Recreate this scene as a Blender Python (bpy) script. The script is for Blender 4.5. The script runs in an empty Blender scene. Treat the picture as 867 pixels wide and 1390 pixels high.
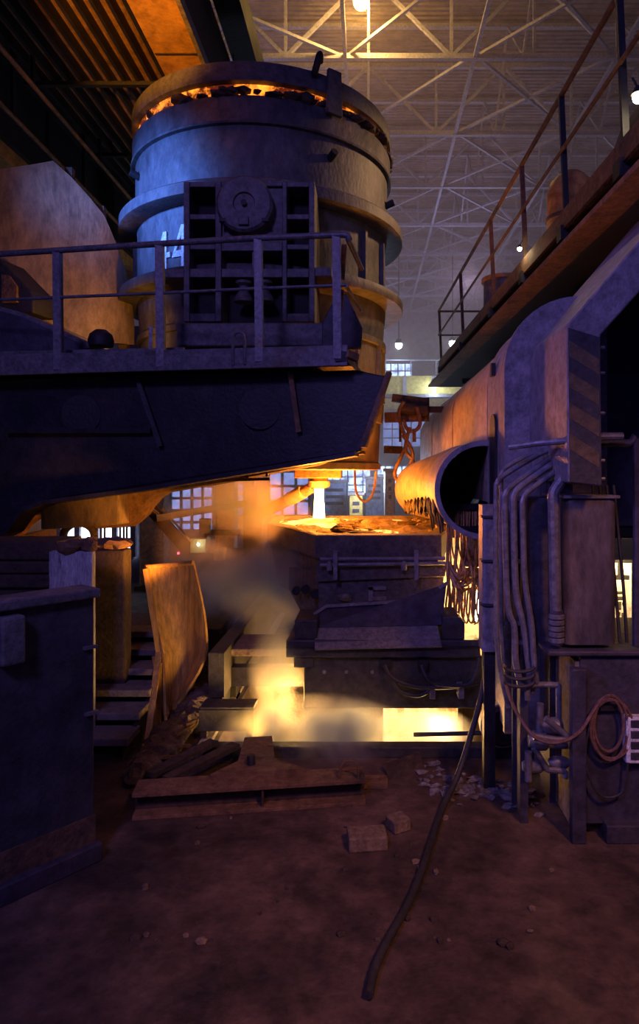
import bpy, bmesh, math, random
from mathutils import Vector, Matrix, noise
random.seed(7)
PI = math.pi
sc = bpy.context.scene
COL = sc.collection

# ------------------------------------------------------------------ camera
H, F, VX, VY = 2.6, 900.0, 500.0, 640.0          # eye height, focal length in pixels, principal point
cd = bpy.data.cameras.new('camera')
cd.sensor_fit = 'VERTICAL'; cd.sensor_height = 36.0
cd.lens = F * 36.0 / 1390.0
cd.shift_x = -(VX - 433.5) / 1390.0
cd.shift_y = -(695.0 - VY) / 1390.0
cd.clip_end = 300
cam = bpy.data.objects.new('camera', cd); COL.objects.link(cam)
cam.location = (0, 0, H); cam.rotation_euler = (PI / 2, 0, 0)
sc.camera = cam

# ------------------------------------------------------------------ world, exposure, hall lamps
sc.view_settings.view_transform = 'Standard'; sc.view_settings.look = 'None'
sc.view_settings.gamma = 1.0; sc.view_settings.use_curve_mapping = False
sc.view_settings.exposure = 0.0
sc.cycles.use_denoising = True
sc.cycles.max_bounces = 6; sc.cycles.volume_bounces = 1
sc.cycles.sample_clamp_indirect = 4.0
w = bpy.data.worlds.new('world'); sc.world = w; w.use_nodes = True
w.node_tree.nodes['Background'].inputs[0].default_value = (0.13, 0.12, 0.85, 1)
w.node_tree.nodes['Background'].inputs[1].default_value = 0.12

def light(name, kind, loc, col, power, size=0.3, target=None, spot=None, parent=None, blend=0.6):
    ld = bpy.data.lights.new(name, kind); ld.color = col; ld.energy = power
    if kind == 'AREA': ld.size = size
    else: ld.shadow_soft_size = size
    if spot: ld.spot_size = math.radians(spot); ld.spot_blend = blend
    o = bpy.data.objects.new(name, ld); COL.objects.link(o); o.location = loc
    if target is not None:
        o.rotation_euler = (Vector(target) - Vector(loc)).to_track_quat('-Z', 'Y').to_euler()
    if parent: o.parent = parent; o.location = Vector(loc) - OFF[parent.name]
    return o
# mercury floodlight high on the left of the bay, behind the photographer
light('bay_floodlight', 'SPOT', (-7.0, 4.5, 6.8), (0.10, 0.25, 1.0), 8500, 0.3, (-3.05, 8.9, 6.25), 24, None, 1.0)
light('bay_floodlight_near', 'SPOT', (-2.5, -4.0, 8.5), (0.34, 0.25, 1.0), 1300, 0.8, (0.3, 7.5, 2.2), 60)
# unseen fill spots added to light single parts
light('warm_fill_crane', 'SPOT', (-3.3, 4.3, 6.9), (1.0, 0.36, 0.03), 2600, 0.2, (-2.95, 8.7, 8.75), 34, None, 0.5)  # unseen spot added to turn the crane underside orange
light('warm_fill_floor', 'SPOT', (3.0, -1.0, 7.0), (1.0, 0.40, 0.15), 1100, 0.4, (1.4, 3.9, 0.0), 42)  # unseen warm spot added to redden the floor
light('violet_fill_side', 'SPOT', (-6.0, 1.5, 5.0), (0.30, 0.22, 1.0), 1000, 0.5, (1.4, 5.2, 2.7), 36)  # added violet fill for the left faces of the right-hand machinery
light('warm_fill_shield', 'SPOT', (-2.55, 7.85, 4.15), (1.0, 0.42, 0.05), 110, 0.1, (-3.9, 9.1, 4.7), 95)  # unseen spot added to light the heat shield orange
light('warm_fill_ladle', 'SPOT', (6.0, 11.5, 9.0), (1.0, 0.55, 0.25), 1500, 0.3, (0.2, 10.0, 5.8), 40)  # unseen spot added to warm the ladle's right side
light('warm_fill_block', 'SPOT', (-1.75, 6.3, 1.5), (1.0, 0.36, 0.04), 170, 0.1, (-3.2, 7.8, 2.3), 50)  # unseen orange spot added to light the hanging block
light('glow_fill_plate', 'SPOT', (-0.95, 6.0, 0.22), (1.0, 0.52, 0.10), 90, 0.12, (-2.0, 6.9, 0.85), 75)  # added spot that yellows the bent plate in place of pit glow
light('glow_fill_base', 'SPOT', (0.55, 6.35, 0.32), (1.0, 0.42, 0.14), 26, 0.1, (1.45, 5.2, 0.5), 60)  # added spot that warms the base block's left face
# hall lights
for i, (x, y) in enumerate(((-6, 32), (6, 40), (0, 55))):
    light('hall_lamp', 'POINT', (x, y, 14.0), (0.68, 0.56, 1.0), 520, 0.5)

# ------------------------------------------------------------------ helpers
OFF = {}
def P(x, y, Y): return Vector(((x - VX) / F * Y, Y, H + (VY - y) / F * Y))
def V(*a): return Vector(a)

class MB:
    def __init__(s): s.bm = bmesh.new()
    def box(s, lo, hi, M=None):
        vs = [Vector((x, y, z)) for x in (lo[0], hi[0]) for y in (lo[1], hi[1]) for z in (lo[2], hi[2])]
        if M: vs = [M @ v for v in vs]
        b = [s.bm.verts.new(v) for v in vs]
        for f in ((0, 1, 3, 2), (4, 6, 7, 5), (0, 4, 5, 1), (2, 3, 7, 6), (0, 2, 6, 4), (1, 5, 7, 3)):
            s.bm.faces.new([b[i] for i in f])
        return s
    def bar(s, p0, p1, wd, ht, up=(0, 0, 1)):
        p0, p1 = Vector(p0), Vector(p1); d = (p1 - p0).normalized()
        u = Vector(up)
        if abs(d.dot(u)) > 0.95: u = Vector((0, 1, 0))
        sx = d.cross(u).normalized(); sz = sx.cross(d).normalized()
        a = []
        for p in (p0, p1):
            a.append([s.bm.verts.new(p + sx * (i * wd / 2) + sz * (j * ht / 2)) for i, j in ((-1, -1), (1, -1), (1, 1), (-1, 1))])
        s.bm.faces.new(a[0]); s.bm.faces.new(a[1][::-1])
        for i in range(4): s.bm.faces.new([a[0][i], a[1][i], a[1][(i + 1) % 4], a[0][(i + 1) % 4]])
        return s
    def tube(s, pts, r, seg=8, sub=0, caps=True):
        pts = [Vector(p) for p in pts]
        if sub: pts = smooth_path(pts, sub)
        n = len(pts); rr = r if isinstance(r, (list, tuple)) else None
        t0 = (pts[1] - pts[0]).normalized()
        nrm = t0.orthogonal().normalized(); rings = []
        for i, p in enumerate(pts):
            t = (pts[min(i + 1, n - 1)] - pts[max(i - 1, 0)]).normalized()
            nrm = (nrm - t * nrm.dot(t)).normalized(); bn = t.cross(nrm)
            ri = r if rr is None else rr[0] + (rr[1] - rr[0]) * i / (n - 1)
            rings.append([s.bm.verts.new(p + (nrm * math.cos(k * 2 * PI / seg) + bn * math.sin(k * 2 * PI / seg)) * ri) for k in range(seg)])
        for a, b in zip(rings, rings[1:]):
            for k in range(seg): s.bm.faces.new([a[k], a[(k + 1) % seg], b[(k + 1) % seg], b[k]])
        if caps: s.bm.faces.new(rings[0][::-1]); s.bm.faces.new(rings[-1])
        return s
    def prism(s, pts, vec):
        vec = Vector(vec); a = [s.bm.verts.new(p) for p in pts]; b = [s.bm.verts.new(Vector(p) + vec) for p in pts]
        s.bm.faces.new(a); s.bm.faces.new(b[::-1]); n = len(a)
        for i in range(n): s.bm.faces.new([a[i], a[(i + 1) % n], b[(i + 1) % n], b[i]])
        return s
    def loft(s, loops, caps=True):
        L = [[s.bm.verts.new(p) for p in lp] for lp in loops]; n = len(L[0])
        for a, b in zip(L, L[1:]):
            for k in range(n): s.bm.faces.new([a[k], a[(k + 1) % n], b[(k + 1) % n], b[k]])
        if caps: s.bm.faces.new(L[0][::-1]); s.bm.faces.new(L[-1])
        return s
    def lathe(s, prof, c, seg=96, axis='Z', a0=0.0, a1=2 * PI):
        c = Vector(c); full = abs(a1 - a0 - 2 * PI) < 1e-6; m = seg if full else seg + 1; cols = []
        for k in range(m):
            a = a0 + (a1 - a0) * k / seg; ca, sa = math.cos(a), math.sin(a); col = []
            for (r, z) in prof:
                v = Vector((r * ca, r * sa, z))
                if axis == 'Y': v = Vector((r * ca, z, r * sa))
                if axis == 'X': v = Vector((z, r * ca, r * sa))
                col.append(s.bm.verts.new(c + v))
            cols.append(col)
        for k in range(m if full else m - 1):
            a, b = cols[k], cols[(k + 1) % m]
            for i in range(len(prof) - 1): s.bm.faces.new([a[i], b[i], b[i + 1], a[i + 1]])
        return s
    def sheet(s, grid, th):      # grid of points -> plate with thickness along local normal
        nu, nv = len(grid), len(grid[0])
        def nor(i, j):
            a = Vector(grid[min(i + 1, nu - 1)][j]) - Vector(grid[max(i - 1, 0)][j]); b = Vector(grid[i][min(j + 1, nv - 1)]) - Vector(grid[i][max(j - 1, 0)])
            return a.cross(b).normalized()
        A = [[s.bm.verts.new(grid[i][j]) for j in range(nv)] for i in range(nu)]
        B = [[s.bm.verts.new(Vector(grid[i][j]) + nor(i, j) * th) for j in range(nv)] for i in range(nu)]
        for i in range(nu - 1):
            for j in range(nv - 1):
                s.bm.faces.new([A[i][j], A[i + 1][j], A[i + 1][j + 1], A[i][j + 1]])
                s.bm.faces.new([B[i][j], B[i][j + 1], B[i + 1][j + 1], B[i + 1][j]])
        for i in range(nu - 1):
            for j in (0, nv - 1): s.bm.faces.new([A[i][j], A[i + 1][j], B[i + 1][j], B[i][j]])
        for j in range(nv - 1):
            for i in (0, nu - 1): s.bm.faces.new([A[i][j], A[i][j + 1], B[i][j + 1], B[i][j]])
        return s
    def blob(s, c, r, seed=0, rough=0.35, sub=2, freq=2.0):
        res = bmesh.ops.create_icosphere(s.bm, subdivisions=sub, radius=1.0)
        for v in res['verts']:
            n = noise.noise(v.co * freq + Vector((seed * 7.3, seed * 3.1, 0)))
            v.co = Vector(c) + Vector((v.co.x * r[0], v.co.y * r[1], v.co.z * r[2])) * (1 + rough * n)
        return s
    def build(s, name, mat, parent=None, smooth=False, bev=0.0, weld=True):
        bm = s.bm
        if weld: bmesh.ops.remove_doubles(bm, verts=bm.verts, dist=1e-5)
        bmesh.ops.recalc_face_normals(bm, faces=bm.faces)
        me = bpy.data.meshes.new(name); bm.to_mesh(me); bm.free()
        o = bpy.data.objects.new(name, me); COL.objects.link(o)
        me.materials.append(M[mat] if isinstance(mat, str) else mat)
        if smooth: me.shade_smooth(); me.set_sharp_from_angle(angle=math.radians(35))
        if parent is not None:
            off = OFF[parent.name]; o.parent = parent
        else:
            xs = [v.co for v in me.vertices]
            off = Vector(((min(v.x for v in xs) + max(v.x for v in xs)) / 2, (min(v.y for v in xs) + max(v.y for v in xs)) / 2, min(v.z for v in xs)))
            o.location = off
        me.transform(Matrix.Translation(-off)); OFF[o.name] = off
        if bev:
            b = o.modifiers.new('bevel', 'BEVEL'); b.width = bev; b.segments = 2; b.limit_method = 'ANGLE'; b.angle_limit = math.radians(40)
        return o

def smooth_path(pts, sub):
    out = []; n = len(pts)
    for i in range(n - 1):
        p0, p1, p2, p3 = pts[max(i - 1, 0)], pts[i], pts[i + 1], pts[min(i + 2, n - 1)]
        for k in range(sub):
            t = k / sub
            out.append(0.5 * ((2 * p1) + (p2 - p0) * t + (2 * p0 - 5 * p1 + 4 * p2 - p3) * t * t + (3 * p1 - p0 - 3 * p2 + p3) * t ** 3))
    out.append(pts[-1]); return out

def thing(name, label, cat, loc, group=None):
    o = bpy.data.objects.new(name, None); COL.objects.link(o); o.location = loc; o.empty_display_size = 0.2
    OFF[o.name] = Vector(loc); o['label'] = label; o['category'] = cat
    if group: o['group'] = group
    return o
def tag(o, label, cat, group=None, kind=None):
    o['label'] = label; o['category'] = cat
    if group: o['group'] = group
    if kind: o['kind'] = kind
    return o
def struct(o): o['kind'] = 'structure'; return o
def copy_tree(o, parent=None, shift=None, label=None):
    c = o.copy(); COL.objects.link(c); c.parent = parent
    OFF[c.name] = OFF.get(o.name, Vector())
    if shift is not None: c.location = o.location + Vector(shift)
    if label: c['label'] = label
    for ch in list(o.children): copy_tree(ch, c)
    return c
def bx(name, lo, hi, mat, parent=None, bev=0.0): return MB().box(lo, hi).build(name, mat, parent, bev=bev)

# ------------------------------------------------------------------ materials
M = {}
def mat(name, c1, c2, rough=0.6, metal=0.0, scale=3.0, bump=0.25, c3=None, c3amt=0.5, c3scale=1.3, fine=28.0, stretch=(1, 1, 1)):
    m = bpy.data.materials.new(name); m.use_nodes = True; nt = m.node_tree; N = nt.nodes; L = nt.links
    b = N['Principled BSDF']; b.inputs['Metallic'].default_value = metal
    tc = N.new('ShaderNodeTexCoord'); mp = N.new('ShaderNodeMapping'); mp.inputs['Scale'].default_value = stretch
    L.new(tc.outputs['Object'], mp.inputs['Vector'])
    n1 = N.new('ShaderNodeTexNoise'); n1.inputs['Scale'].default_value = scale; n1.inputs['Detail'].default_value = 8; n1.inputs['Roughness'].default_value = 0.65
    L.new(mp.outputs[0], n1.inputs['Vector'])
    r1 = N.new('ShaderNodeValToRGB'); r1.color_ramp.elements[0].position = 0.32; r1.color_ramp.elements[1].position = 0.68
    r1.color_ramp.elements[0].color = (*c1, 1); r1.color_ramp.elements[1].color = (*c2, 1)
    L.new(n1.outputs[0], r1.inputs[0]); col = r1.outputs[0]
    if c3:
        n2 = N.new('ShaderNodeTexNoise'); n2.inputs['Scale'].default_value = c3scale; n2.inputs['Detail'].default_value = 10; n2.inputs['Roughness'].default_value = 0.7
        L.new(mp.outputs[0], n2.inputs['Vector'])
        r2 = N.new('ShaderNodeValToRGB'); r2.color_ramp.elements[0].position = 1 - c3amt - 0.05; r2.color_ramp.elements[1].position = min(1, 1 - c3amt + 0.12)
        L.new(n2.outputs[0], r2.inputs[0])
        mx = N.new('ShaderNodeMix'); mx.data_type = 'RGBA'; L.new(r2.outputs[0], mx.inputs[0]); L.new(col, mx.inputs[6]); mx.inputs[7].default_value = (*c3, 1)
        col = mx.outputs[2]
    n4 = N.new('ShaderNodeTexNoise'); n4.inputs['Scale'].default_value = scale * 3.7; n4.inputs['Detail'].default_value = 9; n4.inputs['Roughness'].default_value = 0.75
    L.new(mp.outputs[0], n4.inputs['Vector'])
    g = N.new('ShaderNodeMapRange'); g.inputs['From Min'].default_value = 0.36; g.inputs['From Max'].default_value = 0.62; g.inputs['To Min'].default_value = 0.55; g.inputs['To Max'].default_value = 1.25
    L.new(n4.outputs[0], g.inputs['Value'])
    mg = N.new('ShaderNodeMix'); mg.data_type = 'RGBA'; mg.blend_type = 'MULTIPLY'; mg.inputs[0].default_value = 1.0
    L.new(col, mg.inputs[6]); L.new(g.outputs[0], mg.inputs[7]); col = mg.outputs[2]
    L.new(col, b.inputs['Base Color'])
    mr = N.new('ShaderNodeMapRange'); mr.inputs['To Min'].default_value = max(0, rough - 0.15); mr.inputs['To Max'].default_value = min(1, rough + 0.15)
    L.new(n1.outputs[0], mr.inputs['Value']); L.new(mr.outputs[0], b.inputs['Roughness'])
    n3 = N.new('ShaderNodeTexNoise'); n3.inputs['Scale'].default_value = fine; n3.inputs['Detail'].default_value = 6
    L.new(mp.outputs[0], n3.inputs['Vector'])
    bp = N.new('ShaderNodeBump'); bp.inputs['Strength'].default_value = bump; bp.inputs['Distance'].default_value = 0.02
    L.new(n3.outputs[0], bp.inputs['Height']); L.new(bp.outputs[0], b.inputs['Normal'])
    M[name] = m; return m
def emit(name, c1, s1, c2=None, s2=None, scale=3.0, lo=0.4, hi=0.6):
    m = bpy.data.materials.new(name); m.use_nodes = True; nt = m.node_tree; N = nt.nodes; L = nt.links
    b = N['Principled BSDF']; b.inputs['Base Color'].default_value = (0.02, 0.015, 0.012, 1); b.inputs['Roughness'].default_value = 0.9
    b.inputs['Emission Color'].default_value = (*c1, 1); b.inputs['Emission Strength'].default_value = s1
    if c2:
        tc = N.new('ShaderNodeTexCoord'); n1 = N.new('ShaderNodeTexNoise'); n1.inputs['Scale'].default_value = scale; n1.inputs['Detail'].default_value = 7; n1.inputs['Roughness'].default_value = 0.7
        L.new(tc.outputs['Object'], n1.inputs['Vector'])
        r = N.new('ShaderNodeValToRGB'); r.color_ramp.elements[0].position = lo; r.color_ramp.elements[1].position = hi
        r.color_ramp.elements[0].color = (*[v * s2 / max(s1, 1e-6) for v in c2], 1); r.color_ramp.elements[1].color = (*c1, 1)
        L.new(n1.outputs[0], r.inputs[0]); L.new(r.outputs[0], b.inputs['Emission Color'])
    M[name] = m; return m
mat('ladle_steel', (0.055, 0.05, 0.055), (0.14, 0.13, 0.14), 0.62, 0.25, 1.6, 0.35, (0.17, 0.11, 0.075), 0.42, 0.8, 22, (1, 1, 0.6))
mat('lid_steel', (0.07, 0.065, 0.07), (0.15, 0.14, 0.145), 0.7, 0.15, 3.0, 0.4, (0.05, 0.04, 0.04), 0.45, 1.5)
mat('frame_steel', (0.07, 0.065, 0.075), (0.16, 0.15, 0.16), 0.6, 0.25, 3.5, 0.3, (0.13, 0.075, 0.05), 0.38, 1.6)
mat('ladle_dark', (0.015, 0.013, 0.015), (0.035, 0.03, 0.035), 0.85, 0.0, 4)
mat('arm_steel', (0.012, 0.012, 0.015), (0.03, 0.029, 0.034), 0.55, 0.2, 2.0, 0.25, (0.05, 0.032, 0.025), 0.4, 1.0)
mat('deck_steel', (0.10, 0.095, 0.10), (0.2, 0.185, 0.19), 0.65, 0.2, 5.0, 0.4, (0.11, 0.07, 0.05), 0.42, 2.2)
mat('rail_paint', (0.12, 0.115, 0.125), (0.2, 0.19, 0.2), 0.5, 0.3, 6, 0.2, (0.16, 0.09, 0.05), 0.36, 4)
mat('rust_steel', (0.12, 0.06, 0.03), (0.26, 0.14, 0.07), 0.8, 0.1, 4, 0.5, (0.05, 0.035, 0.03), 0.45, 2)
mat('rust_dark', (0.035, 0.022, 0.018), (0.09, 0.055, 0.035), 0.85, 0.05, 4, 0.5, (0.02, 0.015, 0.015), 0.45, 2)
mat('shield_plate', (0.20, 0.14, 0.09), (0.34, 0.24, 0.15), 0.6, 0.1, 1.8, 0.3, (0.06, 0.045, 0.045), 0.45, 0.9, 26, (1, 1, 0.45))
mat('crane_yellow', (0.50, 0.25, 0.05), (0.62, 0.33, 0.08), 0.55, 0.0, 1.2, 0.12, (0.38, 0.19, 0.05), 0.4, 1.0)
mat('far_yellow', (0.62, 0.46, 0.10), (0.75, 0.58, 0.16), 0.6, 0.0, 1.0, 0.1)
mat('crane_rib', (0.12, 0.065, 0.03), (0.2, 0.11, 0.05), 0.7, 0.0, 3, 0.3)
mat('crane_panel', (0.22, 0.11, 0.04), (0.32, 0.17, 0.07), 0.7, 0.0, 2, 0.3, (0.09, 0.05, 0.03), 0.45, 1.2)
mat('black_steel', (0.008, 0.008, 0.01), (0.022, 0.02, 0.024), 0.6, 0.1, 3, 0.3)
mat('truss_paint', (0.33, 0.32, 0.38), (0.46, 0.44, 0.5), 0.6, 0.1, 3, 0.1)
mat('hood_steel', (0.26, 0.19, 0.15), (0.40, 0.30, 0.23), 0.6, 0.1, 1.6, 0.25, (0.2, 0.11, 0.06), 0.42, 0.8, 25, (1, 0.6, 1))
mat('casing_grey', (0.17, 0.15, 0.16), (0.28, 0.25, 0.26), 0.6, 0.15, 3, 0.3, (0.13, 0.085, 0.07), 0.4, 1.6)
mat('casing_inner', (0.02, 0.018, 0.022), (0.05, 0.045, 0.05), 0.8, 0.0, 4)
mat('pipe_grey', (0.13, 0.125, 0.14), (0.22, 0.21, 0.23), 0.45, 0.3, 5, 0.15, (0.1, 0.06, 0.05), 0.36, 5)
mat('tank_steel', (0.075, 0.065, 0.075), (0.15, 0.12, 0.12), 0.55, 0.2, 2.5, 0.25, (0.12, 0.075, 0.05), 0.45, 1.1, 24, (1, 1, 0.35))
mat('base_blue', (0.035, 0.032, 0.05), (0.07, 0.06, 0.085), 0.6, 0.15, 2.5, 0.25, (0.045, 0.03, 0.03), 0.4, 1.2)
mat('tundish_steel', (0.07, 0.06, 0.06), (0.15, 0.13, 0.125), 0.75, 0.1, 4, 0.6, (0.11, 0.065, 0.045), 0.42, 2)
mat('chute_steel', (0.13, 0.115, 0.12), (0.22, 0.195, 0.195), 0.75, 0.1, 6, 0.35, (0.09, 0.07, 0.065), 0.4, 2.2)
mat('car_steel', (0.03, 0.028, 0.032), (0.065, 0.058, 0.062), 0.6, 0.2, 3, 0.3, (0.05, 0.035, 0.028), 0.4, 1.4)
mat('white_paint', (0.55, 0.55, 0.58), (0.75, 0.75, 0.78), 0.6, 0.0, 8, 0.2, (0.2, 0.2, 0.24), 0.36, 5)
mat('limewash', (0.32, 0.31, 0.33), (0.55, 0.54, 0.56), 0.85, 0.0, 6, 0.5, (0.06, 0.05, 0.05), 0.4, 3.2, 30, (3, 3, 0.5))
mat('skip_steel', (0.035, 0.035, 0.043), (0.075, 0.07, 0.082), 0.6, 0.15, 1.6, 0.3, (0.085, 0.06, 0.045), 0.4, 1.0)
mat('skip_rust', (0.10, 0.055, 0.03), (0.17, 0.095, 0.05), 0.85, 0, 5, 0.5, (0.05, 0.035, 0.03), 0.42, 3)
mat('floor_dirt', (0.03, 0.02, 0.016), (0.15, 0.09, 0.065), 0.72, 0, 1.6, 1.0, (0.022, 0.016, 0.016), 0.47, 1.1, 9)
mat('concrete', (0.14, 0.11, 0.09), (0.25, 0.2, 0.16), 0.9, 0, 3, 0.6, (0.07, 0.055, 0.05), 0.42, 1.4)
mat('firebrick', (0.15, 0.10, 0.065), (0.26, 0.18, 0.11), 0.9, 0, 8, 0.5)
mat('slag', (0.05, 0.035, 0.03), (0.2, 0.13, 0.085), 0.95, 0, 6, 1.0, (0.3, 0.22, 0.15), 0.36, 4)
mat('ash', (0.07, 0.06, 0.06), (0.3, 0.27, 0.27), 0.95, 0, 6, 0.8, (0.08, 0.06, 0.06), 0.45, 4)
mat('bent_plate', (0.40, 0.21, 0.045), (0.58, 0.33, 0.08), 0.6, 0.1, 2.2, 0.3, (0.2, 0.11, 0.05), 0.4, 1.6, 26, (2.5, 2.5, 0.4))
mat('rubber', (0.02, 0.019, 0.02), (0.045, 0.04, 0.042), 0.6, 0, 8, 0.2)
mat('brown_cable', (0.12, 0.06, 0.045), (0.2, 0.1, 0.07), 0.6, 0, 8, 0.2)
mat('copper_cable', (0.36, 0.18, 0.07), (0.55, 0.3, 0.12), 0.5, 0.3, 8, 0.3, (0.1, 0.06, 0.04), 0.4, 6)
mat('sheet_metal', (0.22, 0.2, 0.2), (0.33, 0.3, 0.29), 0.5, 0.3, 4, 0.2)
mat('cream_wall', (0.62, 0.48, 0.34), (0.75, 0.6, 0.44), 0.8, 0, 2, 0.2)
mat('board_white', (0.72, 0.66, 0.55), (0.8, 0.74, 0.62), 0.7, 0, 3, 0.1)
mat('ink', (0.05, 0.04, 0.03), (0.09, 0.07, 0.05), 0.8, 0, 3, 0.05)
mat('hazard_black', (0.03, 0.028, 0.032), (0.06, 0.055, 0.06), 0.65, 0.1, 4, 0.2)
mat('hazard_yellow', (0.09, 0.062, 0.03), (0.14, 0.095, 0.045), 0.7, 0, 5, 0.25, (0.08, 0.055, 0.035), 0.4, 3)
mat('wall_sheet', (0.24, 0.22, 0.28), (0.34, 0.31, 0.38), 0.8, 0, 0.5, 0.1)
mat('brick_pillar', (0.2, 0.13, 0.1), (0.3, 0.2, 0.15), 0.85, 0, 3, 0.3)
mat('blue_plant', (0.2, 0.28, 0.5), (0.35, 0.45, 0.7), 0.6, 0, 2, 0.1)
mat('orange_plastic', (0.6, 0.26, 0.05), (0.7, 0.34, 0.08), 0.45, 0, 2, 0.05)
emit('steel_stream', (1.0, 0.6, 0.2), 22.0)
emit('steel_pool', (1.0, 0.42, 0.08), 6.0, (0.20, 0.055, 0.01), 1.0, 3.2, 0.44, 0.66)
emit('slag_glow', (1.0, 0.25, 0.02), 3.0, (0.25, 0.03, 0.004), 0.5, 4.0, 0.46, 0.64)
emit('pit_glow_wall', (1.0, 0.6, 0.22), 2.6, (0.7, 0.25, 0.04), 1.0, 2.5, 0.4, 0.6)
emit('hot_torch', (1.0, 0.86, 0.6), 18.0)
emit('flood_lens', (0.72, 0.84, 1.0), 60.0)
emit('warm_lens', (1.0, 0.8, 0.45), 40.0)
emit('sodium_lens', (1.0, 0.75, 0.25), 30.0)
emit('red_lens', (1.0, 0.05, 0.08), 8.0)
emit('day_glass', (0.42, 0.50, 1.0), 0.9, (0.25, 0.3, 0.8), 0.6, 1.2, 0.35, 0.65)
emit('bright_glass', (0.7, 0.8, 1.0), 3.6, (0.3, 0.4, 0.95), 1.2, 0.9, 0.4, 0.6)

# corrugated roof sheeting: fine ridges as relief
def roof_mat():
    m = mat('roof_sheet', (0.26, 0.19, 0.17), (0.36, 0.27, 0.23), 0.8, 0, 0.4, 0.0)
    nt = m.node_tree; N = nt.nodes; L = nt.links; b = N['Principled BSDF']
    tc = N.new('ShaderNodeTexCoord'); wv = N.new('ShaderNodeTexWave'); wv.bands_direction = 'Y'; wv.inputs['Scale'].default_value = 1.1
    L.new(tc.outputs['Object'], wv.inputs['Vector'])
    bp = N.new('ShaderNodeBump'); bp.inputs['Strength'].default_value = 0.9; bp.inputs['Distance'].default_value = 0.15
    L.new(wv.outputs[1], bp.inputs['Height']); L.new(bp.outputs[0], b.inputs['Normal'])
roof_mat()

# ================================================================== STRUCTURE
# floor with a casting pit under the tundish car
PX0, PX1, PY0, PY1 = -1.45, 1.45, 6.15, 10.2
fl = MB()
nx = [-16, -8, -4, PX0, PX1, 4, 16]; ny = [-6, 2, 4, PY0, PY1, 20, 70]
for i in range(len(nx) - 1):
    for j in range(len(ny) - 1):
        if nx[i] == PX0 and ny[j] == PY0: continue
        fl.prism([V(nx[i], ny[j], -0.3), V(nx[i + 1], ny[j], -0.3), V(nx[i + 1], ny[j + 1], -0.3), V(nx[i], ny[j + 1], -0.3)], (0, 0, 0.3))
floor = struct(fl.build('floor', 'floor_dirt'))
pit = MB()
pit.box((PX0 - 0.1, PY0, -2.2), (PX1 + 0.1, PY1, -2.0)).box((PX0 - 0.2, PY0 - 0.2, -2.2), (PX0, PY1 + 0.2, -0.3)).box((PX1, PY0 - 0.2, -2.2), (PX1 + 0.2, PY1 + 0.2, -0.3))
pit.box((PX0, PY0 - 0.2, -2.2), (PX1, PY0, -0.3)).box((PX0, PY1, -2.2), (PX1, PY1 + 0.2, -0.3))
pit.build('pit_lining', 'rust_dark', floor)
# ceiling, walls
ceil = struct(MB().box((-16.5, 14, H + 19.4), (16.5, 70, H + 19.6)).build('ceiling', 'roof_sheet'))
wl = struct(bx('wall_left', (-16.8, -6, 0), (-16.5, 70, H + 19.4), 'wall_sheet'))
wr = struct(bx('wall_right', (16.5, -6, 0), (16.8, 70, H + 19.4), 'wall_sheet'))
wb = struct(bx('wall_back', (-16.8, 70, 0), (16.8, 70.4, H + 19.4), 'wall_sheet'))

# far windows (rows of panes in the back wall)
def window(n, x0, x1, z0, z1, y, nx_, nz_, mt):
    o = MB().box((x0, y - 0.05, z0), (x1, y + 0.02, z1)).build('window_%d' % n, mt); struct(o)
    fr = MB()
    for i in range(nx_ + 1):
        x = x0 + (x1 - x0) * i / nx_; fr.box((x - 0.06, y - 0.16, z0), (x + 0.06, y - 0.05, z1))
    for i in range(nz_ + 1):
        z = z0 + (z1 - z0) * i / nz_; fr.box((x0, y - 0.15, z - 0.06), (x1, y - 0.05, z + 0.06))
    fr.build('window_frame', 'truss_paint', o)
window(1, -4.6, 0.2, 0.3, 2.9, 70, 6, 3, 'bright_glass')
window(2, 0.9, 7.0, 0.3, 3.2, 70, 7, 3, 'bright_glass')
window(3, 1.5, 9.5, 5.2, 8.0, 70, 8, 3, 'day_glass')
window(4, 1.6, 4.6, 11.6, 14.0, 70, 4, 3, 'bright_glass')

# roof trusses
def make_truss(Y):
    t = thing('roof_truss', 'pale lattice truss spanning the hall under the corrugated roof', 'truss', (0, Y, H + 16), 'roof trusses')
    zb, zt = H + 16, H + 19.2
    MB().bar((-16.4, Y, zb), (16.4, Y, zb), 0.2, 0.2).build('bottom_chord', 'truss_paint', t)
    MB().bar((-16.4, Y, zt), (16.4, Y, zt), 0.2, 0.2).build('top_chord', 'truss_paint', t)
    xs = [-16 + 3.2 * i for i in range(11)]
    for i, x in enumerate(xs):
        MB().bar((x, Y, zb), (x, Y, zt), 0.11, 0.11).build('post', 'truss_paint', t)
    for i in range(10):
        a, b = (xs[i], xs[i + 1]) if i % 2 == 0 else (xs[i + 1], xs[i])
        MB().bar((a, Y, zb), (b, Y, zt), 0.13, 0.13).build('diagonal', 'truss_paint', t)
    for x in (-9.6, -0.9, 4.1, 9.6):
        MB().bar((x, Y, zb), (x, Y + 6, zb), 0.14, 0.14).build('tie', 'truss_paint', t)
    for x0, x1 in ((-9.6, -0.9), (4.1, -0.9), (4.1, 9.6), (9.6, 4.1)):
        MB().bar((x0, Y, zb + 0.1), (x1, Y + 6, zb + 0.1), 0.11, 0.11).build('brace', 'truss_paint', t)
    for x in (-6, 0, 6, 11):
        MB().bar((x, Y, zb), (x, Y + 3, zt), 0.09, 0.09).build('strut', 'truss_paint', t)
        MB().bar((x, Y + 3, zt), (x, Y + 6, zb), 0.09, 0.09).build('strut', 'truss_paint', t)
    MB().bar((-16.4, Y + 3, zt), (16.4, Y + 3, zt), 0.2, 0.16).build('purlin', 'truss_paint', t)
    return t
tr0 = make_truss(19.8)
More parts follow.
